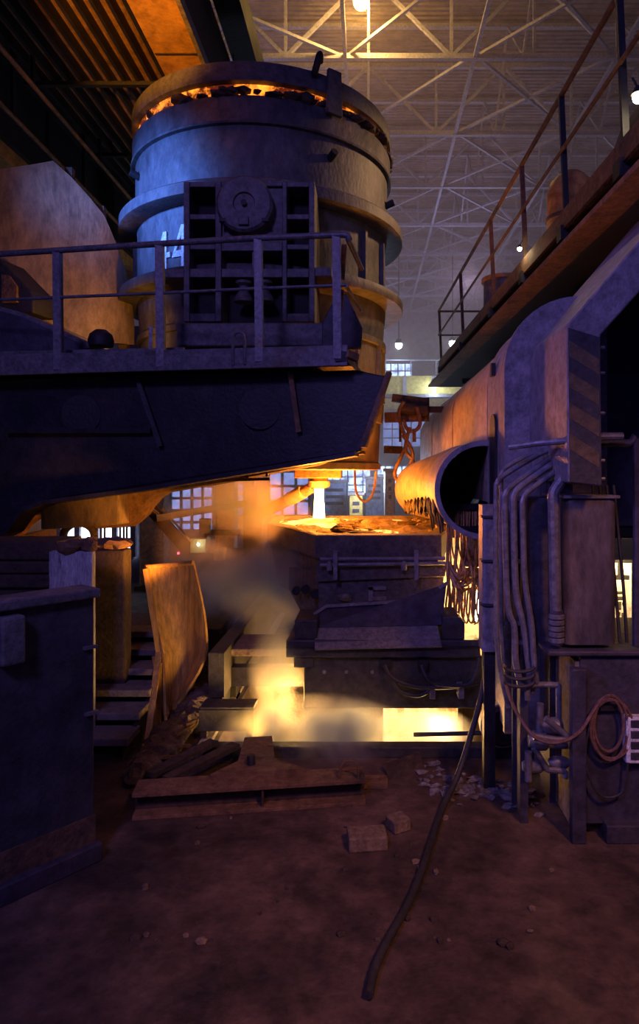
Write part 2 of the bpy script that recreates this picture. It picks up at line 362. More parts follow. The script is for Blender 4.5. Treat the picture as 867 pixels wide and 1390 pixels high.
for k in range(1, 9): copy_tree(tr0, None, (0, 5.8 * k, 0), {1: 'lattice roof truss lit yellow by the bay lamp beside it', 5: 'pale lattice roof truss from which the blue-white floodlights hang'}.get(k))

# ================================================================== LADLE
LX, LY, LZ = -1.61, 10.3, H
LC = (LX, LY, H)
ladle = thing('steel_ladle', 'huge grey steel casting ladle numbered 44 pouring steel, resting on the turret arm', 'ladle', (LX, LY, H))
sh = MB().lathe([(0, 0.02), (1.70, 0.02), (1.80, 0.03), (1.80, 0.12), (1.765, 0.13), (1.79, 0.72), (1.83, 0.73), (1.85, 1.02), (1.80, 1.03), (1.83, 1.9), (1.87, 2.42), (1.87, 3.4), (1.90, 3.62), (1.90, 4.40), (1.85, 4.45), (0, 4.45)], LC, 128)
sh.build('shell', 'ladle_steel', ladle, True)
MB().lathe([(1.84, 2.43), (2.13, 2.43), (2.14, 2.45), (2.14, 2.55), (2.13, 2.57), (1.84, 2.60)], LC, 128).build('lower_flange', 'ladle_steel', ladle, True)
MB().lathe([(1.86, 3.45), (2.11, 3.47), (2.13, 3.48), (2.13, 3.62), (2.11, 3.64), (1.88, 3.66)], LC, 128).build('upper_flange', 'ladle_steel', ladle, True)
MB().lathe([(1.82, 4.38), (1.955, 4.40), (1.965, 4.42), (1.94, 4.47), (1.945, 4.72), (1.92, 4.76), (1.6, 4.74), (1.6, 4.38)], LC, 128).build('lip_ring', 'ladle_steel', ladle, True)
MB().lathe([(1.55, 4.70), (1.86, 4.73), (1.86, 4.95), (1.55, 4.96)], LC, 96).build('hot_slag', 'slag_glow', ladle, True)
# slag crumbs clogging the gap
cr = MB()
for k in range(120):
    a = random.uniform(0, 2 * PI); r = 1.89 + random.uniform(-0.03, 0.03)
    if 2.9 < a < 3.75 or 4.05 < a < 4.2: continue
    cr.blob((LX + r * math.cos(a), LY + r * math.sin(a), H + 4.79 + random.uniform(-0.03, 0.06)), (random.uniform(0.05, 0.16), random.uniform(0.05, 0.16), random.uniform(0.03, 0.07)), k, 0.6, 1)
o = cr.build('slag_crust', 'rust_dark', ladle); o['kind'] = 'stuff'
MB().lathe([(0, 4.93), (1.90, 4.93), (1.945, 4.94), (1.955, 4.97), (1.945, 5.15), (1.92, 5.19), (0.0, 5.42)], LC, 128).build('lid', 'lid_steel', ladle, True)
# lid clips
def cylpt(a, r, z): return V(LX + r * math.sin(a), LY - r * math.cos(a), H + z)
for a in (0.62, 2.6, -1.9):
    cl = MB()
    g = [cylpt(a - 0.05, 1.97, 5.24), cylpt(a + 0.05, 1.97, 5.24), cylpt(a + 0.06, 1.97, 4.66), cylpt(a - 0.06, 1.97, 4.66)]
    cl.prism(g, (math.sin(a) * 0.06, -math.cos(a) * 0.06, 0)); cl.build('lid_clip', 'lid_steel', ladle, bev=0.01)
    hk = MB(); hk.tube([cylpt(a - 0.14, 1.97, 5.12), cylpt(a - 0.14, 2.06, 5.2), cylpt(a - 0.12, 2.06, 5.34), cylpt(a - 0.1, 1.97, 5.3)], 0.045, 8, 3); hk.build('lid_hook', 'black_steel', ladle, True)
# lifting stubs on the shell
for a, z in ((0.62, 4.12), (1.4, 3.98), (-1.0, 4.1)):
    d = V(math.sin(a), -math.cos(a), 0)
    MB().tube([cylpt(a, 1.86, z), cylpt(a, 2.02, z + 0.06)], 0.05, 10).build('stub', 'black_steel', ladle, True)
# vertical stiffeners between the flanges and below
for a in (-2.2, -1.25, 0.95, 1.25, 2.2):
    MB().prism([cylpt(a, 1.84, 2.58), cylpt(a, 1.93, 2.58), cylpt(a, 1.93, 3.34), cylpt(a, 1.86, 3.34)], (math.cos(a) * 0.05, math.sin(a) * 0.05, 0)).build('stiffener', 'ladle_steel', ladle)
for k in range(6):
    a = 0.55 + k * 0.35
    MB().prism([cylpt(a, 1.80, 1.06), cylpt(a, 1.87, 1.06), cylpt(a, 1.87, 1.85), cylpt(a, 1.82, 1.85)], (math.cos(a) * 0.05, math.sin(a) * 0.05, 0)).build('stiffener', 'ladle_steel', ladle)
MB().lathe([(1.79, 1.84), (1.88, 1.85), (1.88, 1.93), (1.80, 1.95)], LC, 128).build('band', 'ladle_steel', ladle, True)
# trunnion block: ribbed frame (front at FY)
FY = 7.92; BY = 8.55
def fx(x): return (x - VX) / F * FY
def fz(y): return H + (VY - y) / F * FY
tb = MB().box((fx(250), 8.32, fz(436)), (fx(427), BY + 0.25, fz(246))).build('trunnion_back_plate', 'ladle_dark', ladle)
def rib(x0, x1, y0, y1, front=FY, back=8.4, mt='frame_steel'):
    return MB().box((fx(x0), front, fz(y1)), (fx(x1), back, fz(y0))).build('rib', mt, ladle, bev=0.008)
for x0, x1 in ((249, 257), (292, 300), (383, 389), (419, 427)): rib(x0, x1, 246, 436)
for (x0, x1) in ((257, 292), (389, 419)):
    for y0, y1 in ((246, 253), (290, 297), (331, 338), (425, 436)): rib(x0, x1, y0, y1, FY + 0.012)
rib(222, 249, 364, 376, FY + 0.02, 8.9); rib(257, 292, 364, 376, FY + 0.012); rib(300, 383, 364, 376, FY + 0.012); rib(389, 419, 364, 376, FY + 0.012); rib(427, 450, 362, 374, FY + 0.02, 9.0)
rib(300, 383, 244, 252, FY + 0.01); rib(300, 383, 328, 340, FY + 0.01); rib(341, 352, 340, 364, FY + 0.03)
bx('trunnion_plate', (fx(300), FY + 0.06, fz(328)), (fx(383), 8.35, fz(252)), 'frame_steel', ladle)
tc_ = V(fx(334), FY, fz(282)); rt = 0.335
tr = MB().lathe([(0, 0.1), (rt - 0.02, 0.1), (rt, 0.08), (rt, -0.12), (rt - 0.03, -0.15), (0.13, -0.15), (0.12, -0.12), (0, -0.12)], tc_, 48, 'Y').build('trunnion', 'frame_steel', ladle, True)
MB().lathe([(0, -0.12), (0.03, -0.125), (0.035, -0.17), (0, -0.17)], tc_, 20, 'Y').build('centre_pin', 'black_steel', tr, True)
bx('key_block', (tc_.x - 0.06, FY - 0.19, tc_.z - 0.27), (tc_.x + 0.06, FY - 0.13, tc_.z - 0.16), 'frame_steel', tr, 0.008)
for sx in (-1, 1): bx('slot', (tc_.x + sx * 0.25 - 0.04, FY - 0.158, tc_.z - 0.22), (tc_.x + sx * 0.25 + 0.04, FY - 0.1, tc_.z - 0.18), 'black_steel', tr)
# bell-shaped bearing below the trunnion
for xb in (328, 357):
    bc = V(fx(xb), FY + 0.12, fz(407))
    MB().lathe([(0, 0), (0.115, 0.0), (0.12, 0.03), (0.085, 0.09), (0.055, 0.14), (0.055, 0.19), (0.1, 0.22), (0.1, 0.25), (0, 0.25)], bc, 28).build('bearing_bell', 'frame_steel', ladle, True)
# painted number 44, laid on the shell
def digit4(a0, z0, sw, shh, name):
    mb = MB(); R = 1.876
    def q(u, v, r=R): return cylpt(a0 + u * sw, r, z0 + v * shh)
    for poly in ([(0.52, 1.0), (0.72, 1.0), (0.22, 0.42), (0.0, 0.30)], [(0.0, 0.30), (1.0, 0.30), (1.0, 0.44), (0.16, 0.44)], [(0.54, 0.0), (0.76, 0.0), (0.76, 1.0), (0.54, 1.0)]):
        a = [mb.bm.verts.new(q(u, v, R + 0.022)) for u, v in poly]; b = [mb.bm.verts.new(q(u, v, R - 0.02)) for u, v in poly]
        mb.bm.faces.new(a); mb.bm.faces.new(b[::-1])
        for i in range(len(a)): mb.bm.faces.new([a[i], a[(i + 1) % len(a)], b[(i + 1) % len(a)], b[i]])
    mb.build(name, 'white_paint', ladle, weld=False)
digit4(-0.70, 2.66, 0.15, 0.50, 'digit_four'); digit4(-0.53, 2.62, 0.16, 0.58, 'digit_four')
# slide gate and nozzle under the bottom
SX, SY = -0.76, 10.2
bx('slide_gate', (SX - 0.35, SY - 0.3, H - 0.1), (SX + 0.35, SY + 0.3, H + 0.05), 'rust_steel', ladle, 0.01)
MB().lathe([(0.07, 0.02), (0.14, 0.0), (0.12, -0.16), (0.08, -0.16)], (SX, SY, H - 0.1), 24).build('nozzle', 'rust_steel', ladle, True)
# hook loop hanging below the bottom rim
MB().tube([V(-0.19 + 0.0, 9.2, H + 0.02), V(-0.17, 9.2, H - 0.28), V(-0.05, 9.2, H - 0.42), V(0.07, 9.2, H - 0.28), V(0.10, 9.2, H + 0.0)], 0.016, 8, 5).build('wire_loop', 'rust_steel', ladle, True)

# molten stream
st = MB().lathe([(0, 0.62), (0.075, 0.62), (0.07, 0.45), (0.085, 0.2), (0.095, 0.0), (0, 0.0)], (SX, SY, 1.78), 20).build('molten_stream', 'steel_stream', None, True)
tag(st, 'white-hot stream of molten steel falling from ladle into tundish', 'molten steel')
light('stream_glow', 'POINT', (SX + 0.02, SY - 0.35, 2.12), (1.0, 0.27, 0.02), 330, 0.12)
light('pool_glow', 'POINT', (-0.35, 9.55, 2.42), (1.0, 0.27, 0.02), 130, 0.2)
light('glow_fill_flange', 'SPOT', (0.25, 8.8, 2.2), (1.0, 0.34, 0.03), 420, 0.2, (0.3, 9.9, 5.0), 62)  # added spot that turns the lower flange's underside orange
light('bath_glow', 'POINT', (0.08, 8.5, 2.1), (1.0, 0.28, 0.02), 75, 0.2)

# ================================================================== TURRET ARM
def arm_y(px): return 7.0 - 0.6 * px / 470.0       # the arm stands at a slight angle
def A(px, py, back=0.0): return P(px, py, arm_y(px)) + V(0.128 * back, 0.992 * back, 0)
tx = thing('turret_arm', 'massive dark steel turret arm with railed walkway carrying the ladle', 'turret arm', (-5.3, 8.6, 0))
web = [A(-60, 512, .28), A(0, 508, .28), A(478, 496, .28), A(519, 505, .28), A(483, 612, .28), A(433, 620, .28), A(165, 664, .28), A(45, 680, .28), A(15, 692, .28), A(-5, 720, .28), A(-60, 735, .28)]
BK = V(0.128, 0.992, 0)
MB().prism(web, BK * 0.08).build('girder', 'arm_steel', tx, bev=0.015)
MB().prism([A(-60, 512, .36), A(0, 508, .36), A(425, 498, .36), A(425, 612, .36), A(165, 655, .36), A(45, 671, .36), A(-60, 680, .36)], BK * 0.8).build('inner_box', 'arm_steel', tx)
fl_pts = [(478, 612), (433, 620), (165, 664), (45, 680), (15, 692), (-5, 720), (-30, 733)]
fb = MB()
for (a, b) in zip(fl_pts, fl_pts[1:]):
    p, q = A(*a, .15), A(*b, .15)
    fb.prism([p, q, q + BK * 0.3, p + BK * 0.3], (0, 0, -0.045))
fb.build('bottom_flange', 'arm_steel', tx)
fe = MB(); p, q = A(521, 500, .2), A(483, 606, .2); fe.prism([p, q, q + V(0.06, 0, 0), p + V(0.045, 0, 0)], BK * 0.16); fe.build('end_flange', 'rust_steel', tx)
# web stiffeners and round access covers
for (x0, y0, x1, y1) in ((172, 508, 205, 605), (386, 500, 398, 585), (-10, 583, 192, 583)):
    p, q = A(x0, y0, .28), A(x1, y1, .28)
    MB().bar(p - BK * 0.04, q - BK * 0.04, 0.05, 0.09, (0, -1, 0)).build('stiffener', 'arm_steel' if x0 < 300 else 'rust_steel', tx)
for (cx, cy) in ((93, 560), (343, 552)):
    c = A(cx, cy, .24); MB().lathe([(0, 0.05), (0.2, 0.05), (0.21, 0.03), (0.21, -0.01), (0, -0.01)], c, 32, 'Y').build('access_cover', 'black_steel', tx, True)
# deck edge channel
p0, p1 = A(-60, 497, 0), A(471, 482, 0)
dk = MB(); dk.prism([A(-60, 483), A(471, 468), A(471, 496), A(-60, 511)], BK * 0.04); dk.build('toe_plate', 'deck_steel', tx, bev=0.006)
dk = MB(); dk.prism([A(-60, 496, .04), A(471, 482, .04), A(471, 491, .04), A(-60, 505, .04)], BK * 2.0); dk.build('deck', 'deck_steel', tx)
MB().prism([A(-60, 471, .3), A(232, 464, .3), A(232, 478, .3), A(-60, 492, .3)], BK * 0.05).build('kerb_plate', 'deck_steel', tx)
bx('cradle_beam', P(240, 470, 7.45), P(470, 438, 7.45) + V(0, 0.5, 0), 'frame_steel', tx, 0.02)
MB().prism([P(437, 440, 7.3), P(452, 408, 7.3), P(470, 398, 7.3), P(492, 445, 7.3), P(490, 472, 7.3), P(437, 472, 7.3)], (0, 0.12, 0)).build('end_bracket', 'base_blue', tx, bev=0.01)
# railing
MB().tube([A(-60, 348.5), A(0, 345), A(216, 331), A(350, 323), A(466, 318.5), A(472, 320), A(474, 326) + BK * 0.02], 0.031, 12).build('handrail', 'rail_paint', tx, True); hr_ = bpy.context.scene.objects['handrail']
MB().tube([A(-60, 410), A(0, 407), A(216, 398), A(350, 391.5), A(470, 387)], 0.016, 10).build('midrail', 'rail_paint', tx, True)
for px, yt, yb in ((77, 342, 502), (216, 333, 498), (350, 324, 491), (456, 320, 487)):
    p, q = A(px, yt, -0.012), A(px + 2, yb, -0.012)
    MB().bar(p, q, 0.075, 0.02, (0, 1, 0)).bar(p + V(0.033, 0.03, 0), q + V(0.033, 0.03, 0), 0.02, 0.06, (0, 1, 0)).build('rail_post', 'rail_paint', hr_)
e = A(471, 322); MB().tube([e, e + BK * 1.0], 0.028, 10).build('handrail_return', 'rail_paint', tx, True)
e = A(470, 388); MB().tube([e, e + BK * 1.0], 0.016, 8).build('midrail_return', 'rail_paint', tx, True)
for px, yt, yb in ((466, 330, 365), (462, 392, 420)):
    MB().bar(A(px, yt, 0.05), A(px - 10, yb, 0.35), 0.05, 0.02, (0, 1, 0)).build('knee_brace', 'rust_steel', tx)
MB().tube([A(317, 496, -0.02), A(317, 462, -0.02), A(319, 454, -0.02), A(325, 451, -0.02), A(331, 454, -0.02), A(333, 462, -0.02), A(333, 495, -0.02)], 0.014, 8).build('lifting_loop', 'rail_paint', tx, True)
MB().bar(A(204, 442, 0.02), A(203, 474, 0.02), 0.035, 0.02, (0, 1, 0)).build('latch_bar', 'sheet_metal', tx)
bx('hinge_block', A(455, 492, -0.02), A(472, 476, -0.02) + V(0, 0.12, 0), 'black_steel', tx, 0.01)
MB().bar(A(470, 480, 0.0), A(482, 484, 0.1), 0.07, 0.07).build('pin', 'rust_steel', tx)
# inclined cover plate and drive on the deck, left
MB().prism([P(-60, 402, 7.6), P(0, 416, 7.6), P(30, 424, 7.6), P(130, 470, 7.6), P(-60, 492, 7.6)], (0.1, 0.9, 0)).build('inclined_cover', 'deck_steel', tx, bev=0.02)
MB().prism([P(0, 422, 7.57), P(30, 430, 7.57), P(122, 472, 7.57), P(0, 492, 7.57)], (0, 0.06, 0)).build('cover_panel', 'base_blue', tx)
mc = MB(); pts = [(-40, 335), (0, 352), (42, 395), (45, 402), (45, 425), (-40, 425)]
mc.prism([P(x, y, 8.2) for x, y in pts], (0.1, 0.4, 0)); mc.build('drive_guard', 'black_steel', tx, bev=0.02)
MB().prism([P(2, 372, 8.15), P(12, 374, 8.15), P(22, 388, 8.15), P(22, 410, 8.15), P(2, 410, 8.15)], (0, 0.1, 0)).build('guard_window', 'rust_steel', tx)
MB().lathe([(0, 0), (0.13, 0.0), (0.14, 0.06), (0.12, 0.13), (0.06, 0.18), (0, 0.19)], P(137, 470, 7.4), 28).build('domed_cover', 'black_steel', tx, True)
# inner lower beam with curved haunches, lit by the pour
lb = [(-60, 640), (425, 612), (432, 616), (432, 628), (420, 632), (390, 637), (300, 655), (250, 663), (215, 669), (203, 676), (190, 690), (184, 700), (165, 716), (120, 718), (60, 692), (40, 700), (20, 715), (-10, 750), (-60, 752)]
MB().prism([P(x, y, 7.95) for x, y in lb], (0.1, 0.25, 0)).build('lower_beam', 'rust_steel', tx, bev=0.01)
MB().prism([P(55, 677, 7.7), P(100, 668, 7.7), P(161, 664, 7.7), P(161, 713, 7.7), P(55, 719, 7.7)], (0.03, 0.28, 0)).build('hanging_block', 'shield_plate', tx, bev=0.02)
MB().prism([P(360, 632, 7.6), P(489, 612, 7.6), P(490, 616, 7.6), P(360, 637, 7.6)], (0.05, 0.1, 0)).build('drip_plate', 'rust_steel', tx)
for x in (310, 336, 362): MB().bar(P(x, 652 - (x - 310) * 0.1, 7.9), P(x, 640 - (x - 310) * .1, 7.9), 0.03, 0.03).build('hanger', 'rust_steel', tx)
MB().bar(P(290, 652, 7.88), P(366, 650, 7.88), 0.04, 0.035).build('hanger_rail', 'rust_steel', tx)
# ring shackle
rs = MB(); rs.tube([P(107 + 21 * math.cos(a), 727 + 17 * math.sin(a), 7.85) for a in [i * 2 * PI / 20 for i in range(21)]], 0.045, 10); rs.build('ring_shackle', 'rust_dark', tx, True)
# rear arm on the far side of the ladle, joined to the turret column
MB().prism([V(-5.4, 12.5, H - 0.1), V(-0.4, 12.5, H + 0.5), V(-0.1, 12.5, H + 1.0), V(-5.4, 12.5, H + 1.1)], (0, 0.6, 0)).build('rear_girder', 'arm_steel', tx)
bx('cross_head', (-6.6, 6.8, H - 0.8), (-4.3, 13.1, H + 1.0), 'arm_steel', tx, 0.03)
MB().lathe([(0, 0), (1.5, 0.0), (1.5, 0.25), (1.12, 0.3), (1.1, 1.85), (0, 1.85)], (-5.4, 8.9, 0), 64).build('turret_column', 'rust_dark', tx, True)

# heat shield standing on the arm
def shield():
    g = []; outline = [(-110, 238, 465), (-40, 236, 465), (0, 234, 465), (40, 228, 465), (72, 222, 465), (95, 243, 465), (120, 271, 465), (138, 295, 466), (152, 330, 467), (163, 365, 467), (170, 400, 468), (174, 440, 468)]
    for i, (x, yt, yb) in enumerate(outline):
        t = i / (len(outline) - 1); Y = 8.6 + 0.35 * math.sin(t * 2.2) + 0.9 * t * t
        g.append([P(x, yb + (yt - yb) * k / 8, Y) for k in range(9)])
    o = thing('heat_shield', 'tall curved soot-stained heat shield plate standing behind the walkway railing', 'heat shield', (-4.3, 8.8, P(0, 465, 8.8).z))
    MB().sheet(g, 0.09).build('plate', 'shield_plate', o, True)
    MB().tube([c[-1] for c in g[3:]], 0.03, 8).build('edge_bead', 'shield_plate', o, True)
    for i in (5, 7):
        p = g[i][-1]; bx('lug', p - V(0.05, 0.05, 0.06), p + V(0.05, 0.05, 0.14), 'rust_dark', o)
    for i in (1, 4): 
        p = g[i][0]; q = g[i][6]; MB().bar(p + V(0, 0.16, -0.9), q + V(0, 0.16, 0), 0.12, 0.12).build('prop', 'rust_dark', o)
    for i in (9,):
        p = g[i][0]; MB().bar(p + V(0, 0.16, -0.9), p + V(0, 0.16, 0.5), 0.12, 0.12).build('prop', 'rust_dark', o)
shield()

# ================================================================== OVERHEAD CRANE (top left)
ZC = H + 5.95
cr_ = thing('overhead_crane', 'orange-lit overhead crane bridge with ribbed underside above the ladle', 'crane', (-4.2, 12, H + 5.0))
bx('box_girder', (-3.06, 5.0, ZC), (-2.40, 26, ZC + 1.1), 'crane_yellow', cr_, 0.01)
bx('girder_edge', (-2.42, 5.0, ZC - 0.05), (-2.36, 26, ZC + 0.1), 'sheet_metal', cr_)
for y in (8.1, 9.42, 10.9, 12.6): bx('weld_strip', (-3.04, y, ZC - 0.012), (-2.42, y + 0.03, ZC), 'rust_dark', cr_)
for k in range(9): bx('underside_panel', (-3.12 - 0.215 * (k + 1) + 0.02, 5.0, ZC + 0.22), (-3.12 - 0.215 * k, 26, ZC + 0.28), 'crane_panel', cr_)
for k in range(10): bx('rib', (-3.14 - 0.215 * k, 5.0, ZC + 0.05), (-3.09 - 0.215 * k, 26, ZC + 0.26), 'black_steel', cr_)
for k in range(5): bx('conduit', (-3.2 - 0.43 * k, 5.0, ZC + 0.1), (-3.17 - 0.43 * k, 26, ZC + 0.15), 'crane_rib', cr_)
for y in (8.0, 10.2, 12.5, 15.0): bx('cross_bar', (-5.3, y, ZC + 0.0), (-3.1, y + 0.08, ZC + 0.06), 'black_steel', cr_)
bx('side_web', (-5.9, 5.0, ZC + 0.28), (-5.05, 26, ZC + 0.34), 'black_steel', cr_)
MB().tube([V(-4.84, 5, H + 5.6), V(-4.95, 26, H + 5.6)], 0.035, 10).build('handrail', 'crane_panel', cr_, True)
MB().tube([V(-5.12, 5, H + 5.15), V(-5.3, 26, H + 5.15)], 0.035, 10).build('handrail', 'crane_panel', cr_, True)
for y in (7.2, 9.6, 12.0, 14.4, 16.8):
    MB().bar(V(-4.86, y, H + 5.6), V(-4.86, y, ZC + 0.28), 0.05, 0.05).bar(V(-5.15, y, H + 5.15), V(-5.15, y, ZC + 0.28), 0.05, 0.05).build('rail_hanger', 'black_steel', cr_)
bx('dark_gap_sheet', (-5.66, 5.0, H + 5.1), (-5.56, 26, ZC + 0.32), 'black_steel', cr_)  # dark sheet added to hide the wall and keep this gap dark
bx('side_tone_sheet', (-2.41, 5.0, ZC + 0.1), (-2.37, 26, ZC + 1.1), 'black_steel', cr_)  # dark sheet added to darken the girder's right face by colour
bx('lower_girder', (-6.6, 5.0, H + 4.85), (-5.65, 26, H + 5.2), 'crane_yellow', cr_)
bx('end_carriage', (-6.8, 25.6, ZC - 0.6), (-2.2, 26.6, ZC + 1.0), 'black_steel', cr_)
bx('trolley_body', (-2.3, 9.6, ZC + 1.0), (-1.9, 26, ZC + 1.5), 'black_steel', cr_)
for x in (-2.2, -2.12): MB().tube([V(x, 10.4, ZC + 0.6), V(x, 10.4, H + 5.25)], 0.008, 6).build('hoist_cable', 'black_steel', cr_)

# ================================================================== TUNDISH
tz = H - 0.72
tu = thing('tundish', 'soot-grey steel tundish receiving the molten stream, on the tundish car', 'tundish', (0.0, 8.6, 0.98))
top = [V(-0.58, 7.55, tz), V(0.80, 7.55, tz), V(1.02, 8.6, tz), V(1.02, 10.9, tz), V(-1.5, 10.9, tz), V(-1.38, 9.3, tz), V(-0.9, 8.3, tz)]
cen = V(-0.1, 9.2, 0)
def sc_loop(lp, k, z): return [V(cen.x + (p.x - cen.x) * k, cen.y + (p.y - cen.y) * k, z) for p in lp]
MB().loft([sc_loop(top, 0.9, 1.0), sc_loop(top, 1.0, tz - 0.25), sc_loop(top, 1.0, tz), sc_loop(top, 0.9, tz), sc_loop(top, 0.88, tz - 0.3)]).build('shell', 'tundish_steel', tu)
MB().loft([sc_loop(top, 1.03, tz - 0.26), sc_loop(top, 1.03, tz - 0.005), sc_loop(top, 1.0, tz + 0.0), sc_loop(top, 1.0, tz - 0.26)], False).build('rim_band', 'tundish_steel', tu, bev=0.008)
# slag crust with molten patches
pg = []
n = 40
bm = bmesh.new(); lp = sc_loop(top, 0.905, tz - 0.06)
xs0, xs1, ys0, ys1 = -1.4, 0.98, 7.75, 10.75
def inside(x, y, poly):
    c = False; j = len(poly) - 1
    for i in range(len(poly)):
        if (poly[i].y > y) != (poly[j].y > y) and x < (poly[j].x - poly[i].x) * (y - poly[i].y) / (poly[j].y - poly[i].y) + poly[i].x: c = not c
        j = i
    return c
gv = {}
for i in range(n + 1):
    for j in range(n + 1):
        x = xs0 + (xs1 - xs0) * i / n; y = ys0 + (ys1 - ys0) * j / n
        d = math.hypot(x - SX, y - SY)
        z = tz - 0.055 + 0.10 * max(0, noise.noise(V(x * 2.6, y * 2.6, 3))) * min(1, d / 0.7) + 0.03 * noise.noise(V(x * 9, y * 9, 1))
        gv[i, j] = bm.verts.new((x, y, z))
for i in range(n):
    for j in range(n):
        q = [gv[i, j], gv[i + 1, j], gv[i + 1, j + 1], gv[i, j + 1]]
        if all(inside(v.co.x, v.co.y, lp) for v in q): bm.faces.new(q)
for v in [v for v in bm.verts if not v.link_faces]: bm.verts.remove(v)
mb = MB(); mb.bm = bm; mb.build('slag_surface', 'slag', tu, True)
# glowing steel showing through the crust
for k, (x, y, rx, ry) in enumerate(((SX, SY, 0.42, 0.4), (-0.55, 9.3, 0.45, 0.22), (-0.1, 8.35, 0.16, 0.05), (0.15, 8.15, 0.22, 0.06), (-0.95, 9.7, 0.3, 0.25), (0.3, 9.9, 0.3, 0.1))):
    MB().blob((x, y, tz - 0.045), (rx, ry, 0.045), k, 0.35, 3).build('molten_patch', 'steel_pool', tu, True)
# crust lumps along the rim
for k in range(16):
    x = random.uniform(-0.5, 0.95); y = random.uniform(8.2, 10.2)
    MB().blob((x, y, tz - 0.02), (random.uniform(0.08, 0.2), random.uniform(0.05, 0.1), random.uniform(0.03, 0.06)), k, 0.5, 2).build('slag_lump', 'slag', tu)
# front fittings
TY = 7.5
def tp(x, y, Y=TY): return P(x, y, Y)
for (y0, y1) in ((757, 761), (765, 769)):
    MB().tube([tp(434, y0 + 2, 7.33), tp(604, y0 + 1 - (y0 > 760) * 1.5, 7.33)], 0.02, 8).build('clamp_rail', 'casing_grey', tu, True)
for x in (455, 565): MB().bar(tp(x, 747, 7.28), tp(x, 787, 7.28), 0.045, 0.03, (0, 1, 0)).build('clamp_bar', 'casing_grey', tu)
for x in (447, 548): MB().lathe([(0, 0), (0.03, 0), (0.035, 0.05), (0.02, 0.1), (0, 0.1)], tp(x, 774, 7.32), 14).build('clamp_knob', 'casing_grey', tu, True)
MB().prism([tp(428, 771, 7.4), tp(606, 766, 7.4), tp(604, 783, 7.4), tp(430, 790, 7.4)], (0, 0.2, 0)).build('ledge', 'tundish_steel', tu, bev=0.01)
MB().prism([tp(432, 786, 7.45), tp(602, 780, 7.45), tp(602, 800, 7.45), tp(566, 822, 7.45), tp(432, 830, 7.45)], (0, 0.25, 0)).build('front_face', 'tundish_steel', tu, bev=0.01)
sy = MB()
for (x0, y0, x1, y1) in ((500, 797, 506, 816), (500, 796, 524, 801), (506, 810, 524, 815)):
    a, b = tp(x0, y1, 7.42), tp(x1, y0, 7.42); sy.box((a.x, 7.42, a.z), (b.x, 7.46, b.z))
sy.build('bracket_mark', 'casing_grey', tu)
for x in (467, 562): MB().blob(tp(x, 811, 7.45), (0.09, 0.06, 0.05), x, 0.3, 2).build('dust_heap', 'concrete', tu, True)
for (x, y) in ((414, 800), (427, 806), (402, 802)): MB().lathe([(0, -0.03), (0.05, -0.03), (0.05, 0.05), (0, 0.05)], P(x, y, 8.0 - (x - 402) * 0.016), 18, 'Y').build('port', 'black_steel', tu, True)
MB().prism([P(392, 770, 8.4), P(432, 775, 7.7), P(432, 850, 7.7), P(418, 848, 7.9), P(392, 800, 8.4)], (0.2, 0.12, 0)).build('side_gusset', 'tundish_steel', tu)
# tundish trunnion bracket and skirt stand under the vessel
bx('support_leg', (-0.7, 8.0, 0.86), (-0.4, 8.4, 1.1), 'tundish_steel', tu); bx('support_leg', (0.55, 8.0, 0.86), (0.85, 8.4, 1.1), 'tundish_steel', tu)
bx('support_leg', (-0.9, 9.6, 0.86), (-0.5, 10.0, 1.1), 'tundish_steel', tu); bx('support_leg', (0.55, 9.6, 0.86), (0.85, 10.0, 1.1), 'tundish_steel', tu)

# overflow chute (folded plate) on the car
chn = thing('overflow_chute', 'folded grey steel chute plate below the tundish front', 'chute', tuple(P(512, 882, 6.75)))
MB().prism([P(426, 833, 7.05), P(443, 823, 7.15), P(567, 815, 7.2), P(606, 792, 7.2), P(600, 848, 6.85), P(427, 852, 6.85)], (0, 0.03, -0.02)).build('hopper_plate', 'base_blue', chn)
MB().prism([P(425, 832, 7.02), P(443, 821, 7.12), P(567, 813, 7.17), P(606, 790, 7.17), P(607, 794, 7.15), P(568, 817, 7.15), P(443, 825, 7.1), P(426, 836, 7.0)], (0, 0.03, 0)).build('hopper_lip', 'chute_steel', chn)
MB().prism([P(427, 852, 6.86), P(593, 849, 6.86), P(600, 878, 6.62), P(427, 882, 6.62)], (0, 0.03, -0.015)).build('apron', 'chute_steel', chn)

# tundish car
car = thing('tundish_car', 'dark steel tundish car straddling the pit, hoses on its front', 'car', (0.2, 8.3, 0))
CY = 6.7
a, b = P(388, 893, CY), P(652, 869, CY)
bx('top_slab', (a.x, CY, a.z), (b.x, 6.98, b.z), 'car_steel', car, 0.015)
bx('rear_slab', (a.x, 6.98, a.z), (0.80, 10.2, b.z), 'car_steel', car, 0.015)
a, b = P(411, 966, CY), P(656, 893, CY)
bx('front_beam', (a.x, CY + 0.08, a.z), (b.x, 7.1, b.z), 'car_steel', car, 0.015)
a, b = P(398, 908, CY), P(412, 893, CY); bx('corner_block', (a.x, CY + 0.03, a.z), (b.x + 0.1, 7.2, b.z), 'car_steel', car, 0.01)
bx('rear_beam', (-0.85, 9.6, 0.2), (1.17, 10.15, 0.72), 'car_steel', car, 0.015)
a, b = P(601, 869, CY), P(631, 838, CY); MB().prism([V(a.x, 6.72, a.z), V(b.x, 6.72, a.z), V(b.x, 6.72, b.z - 0.06), V(b.x - 0.06, 6.72, b.z), V(a.x, 6.72, b.z)], (0, 0.5, 0)).build('stop_block', 'car_steel', car, bev=0.01)
a, b = P(399, 869, CY), P(430, 843, CY); bx('stop_block', (a.x, 6.74, a.z), (b.x, 7.3, b.z), 'car_steel', car, 0.01)
MB().box(tuple(P(388, 880, 6.68)), tuple(P(652, 878, 6.68) + V(0, 0.03, 0))).build('groove_strip', 'black_steel', car)
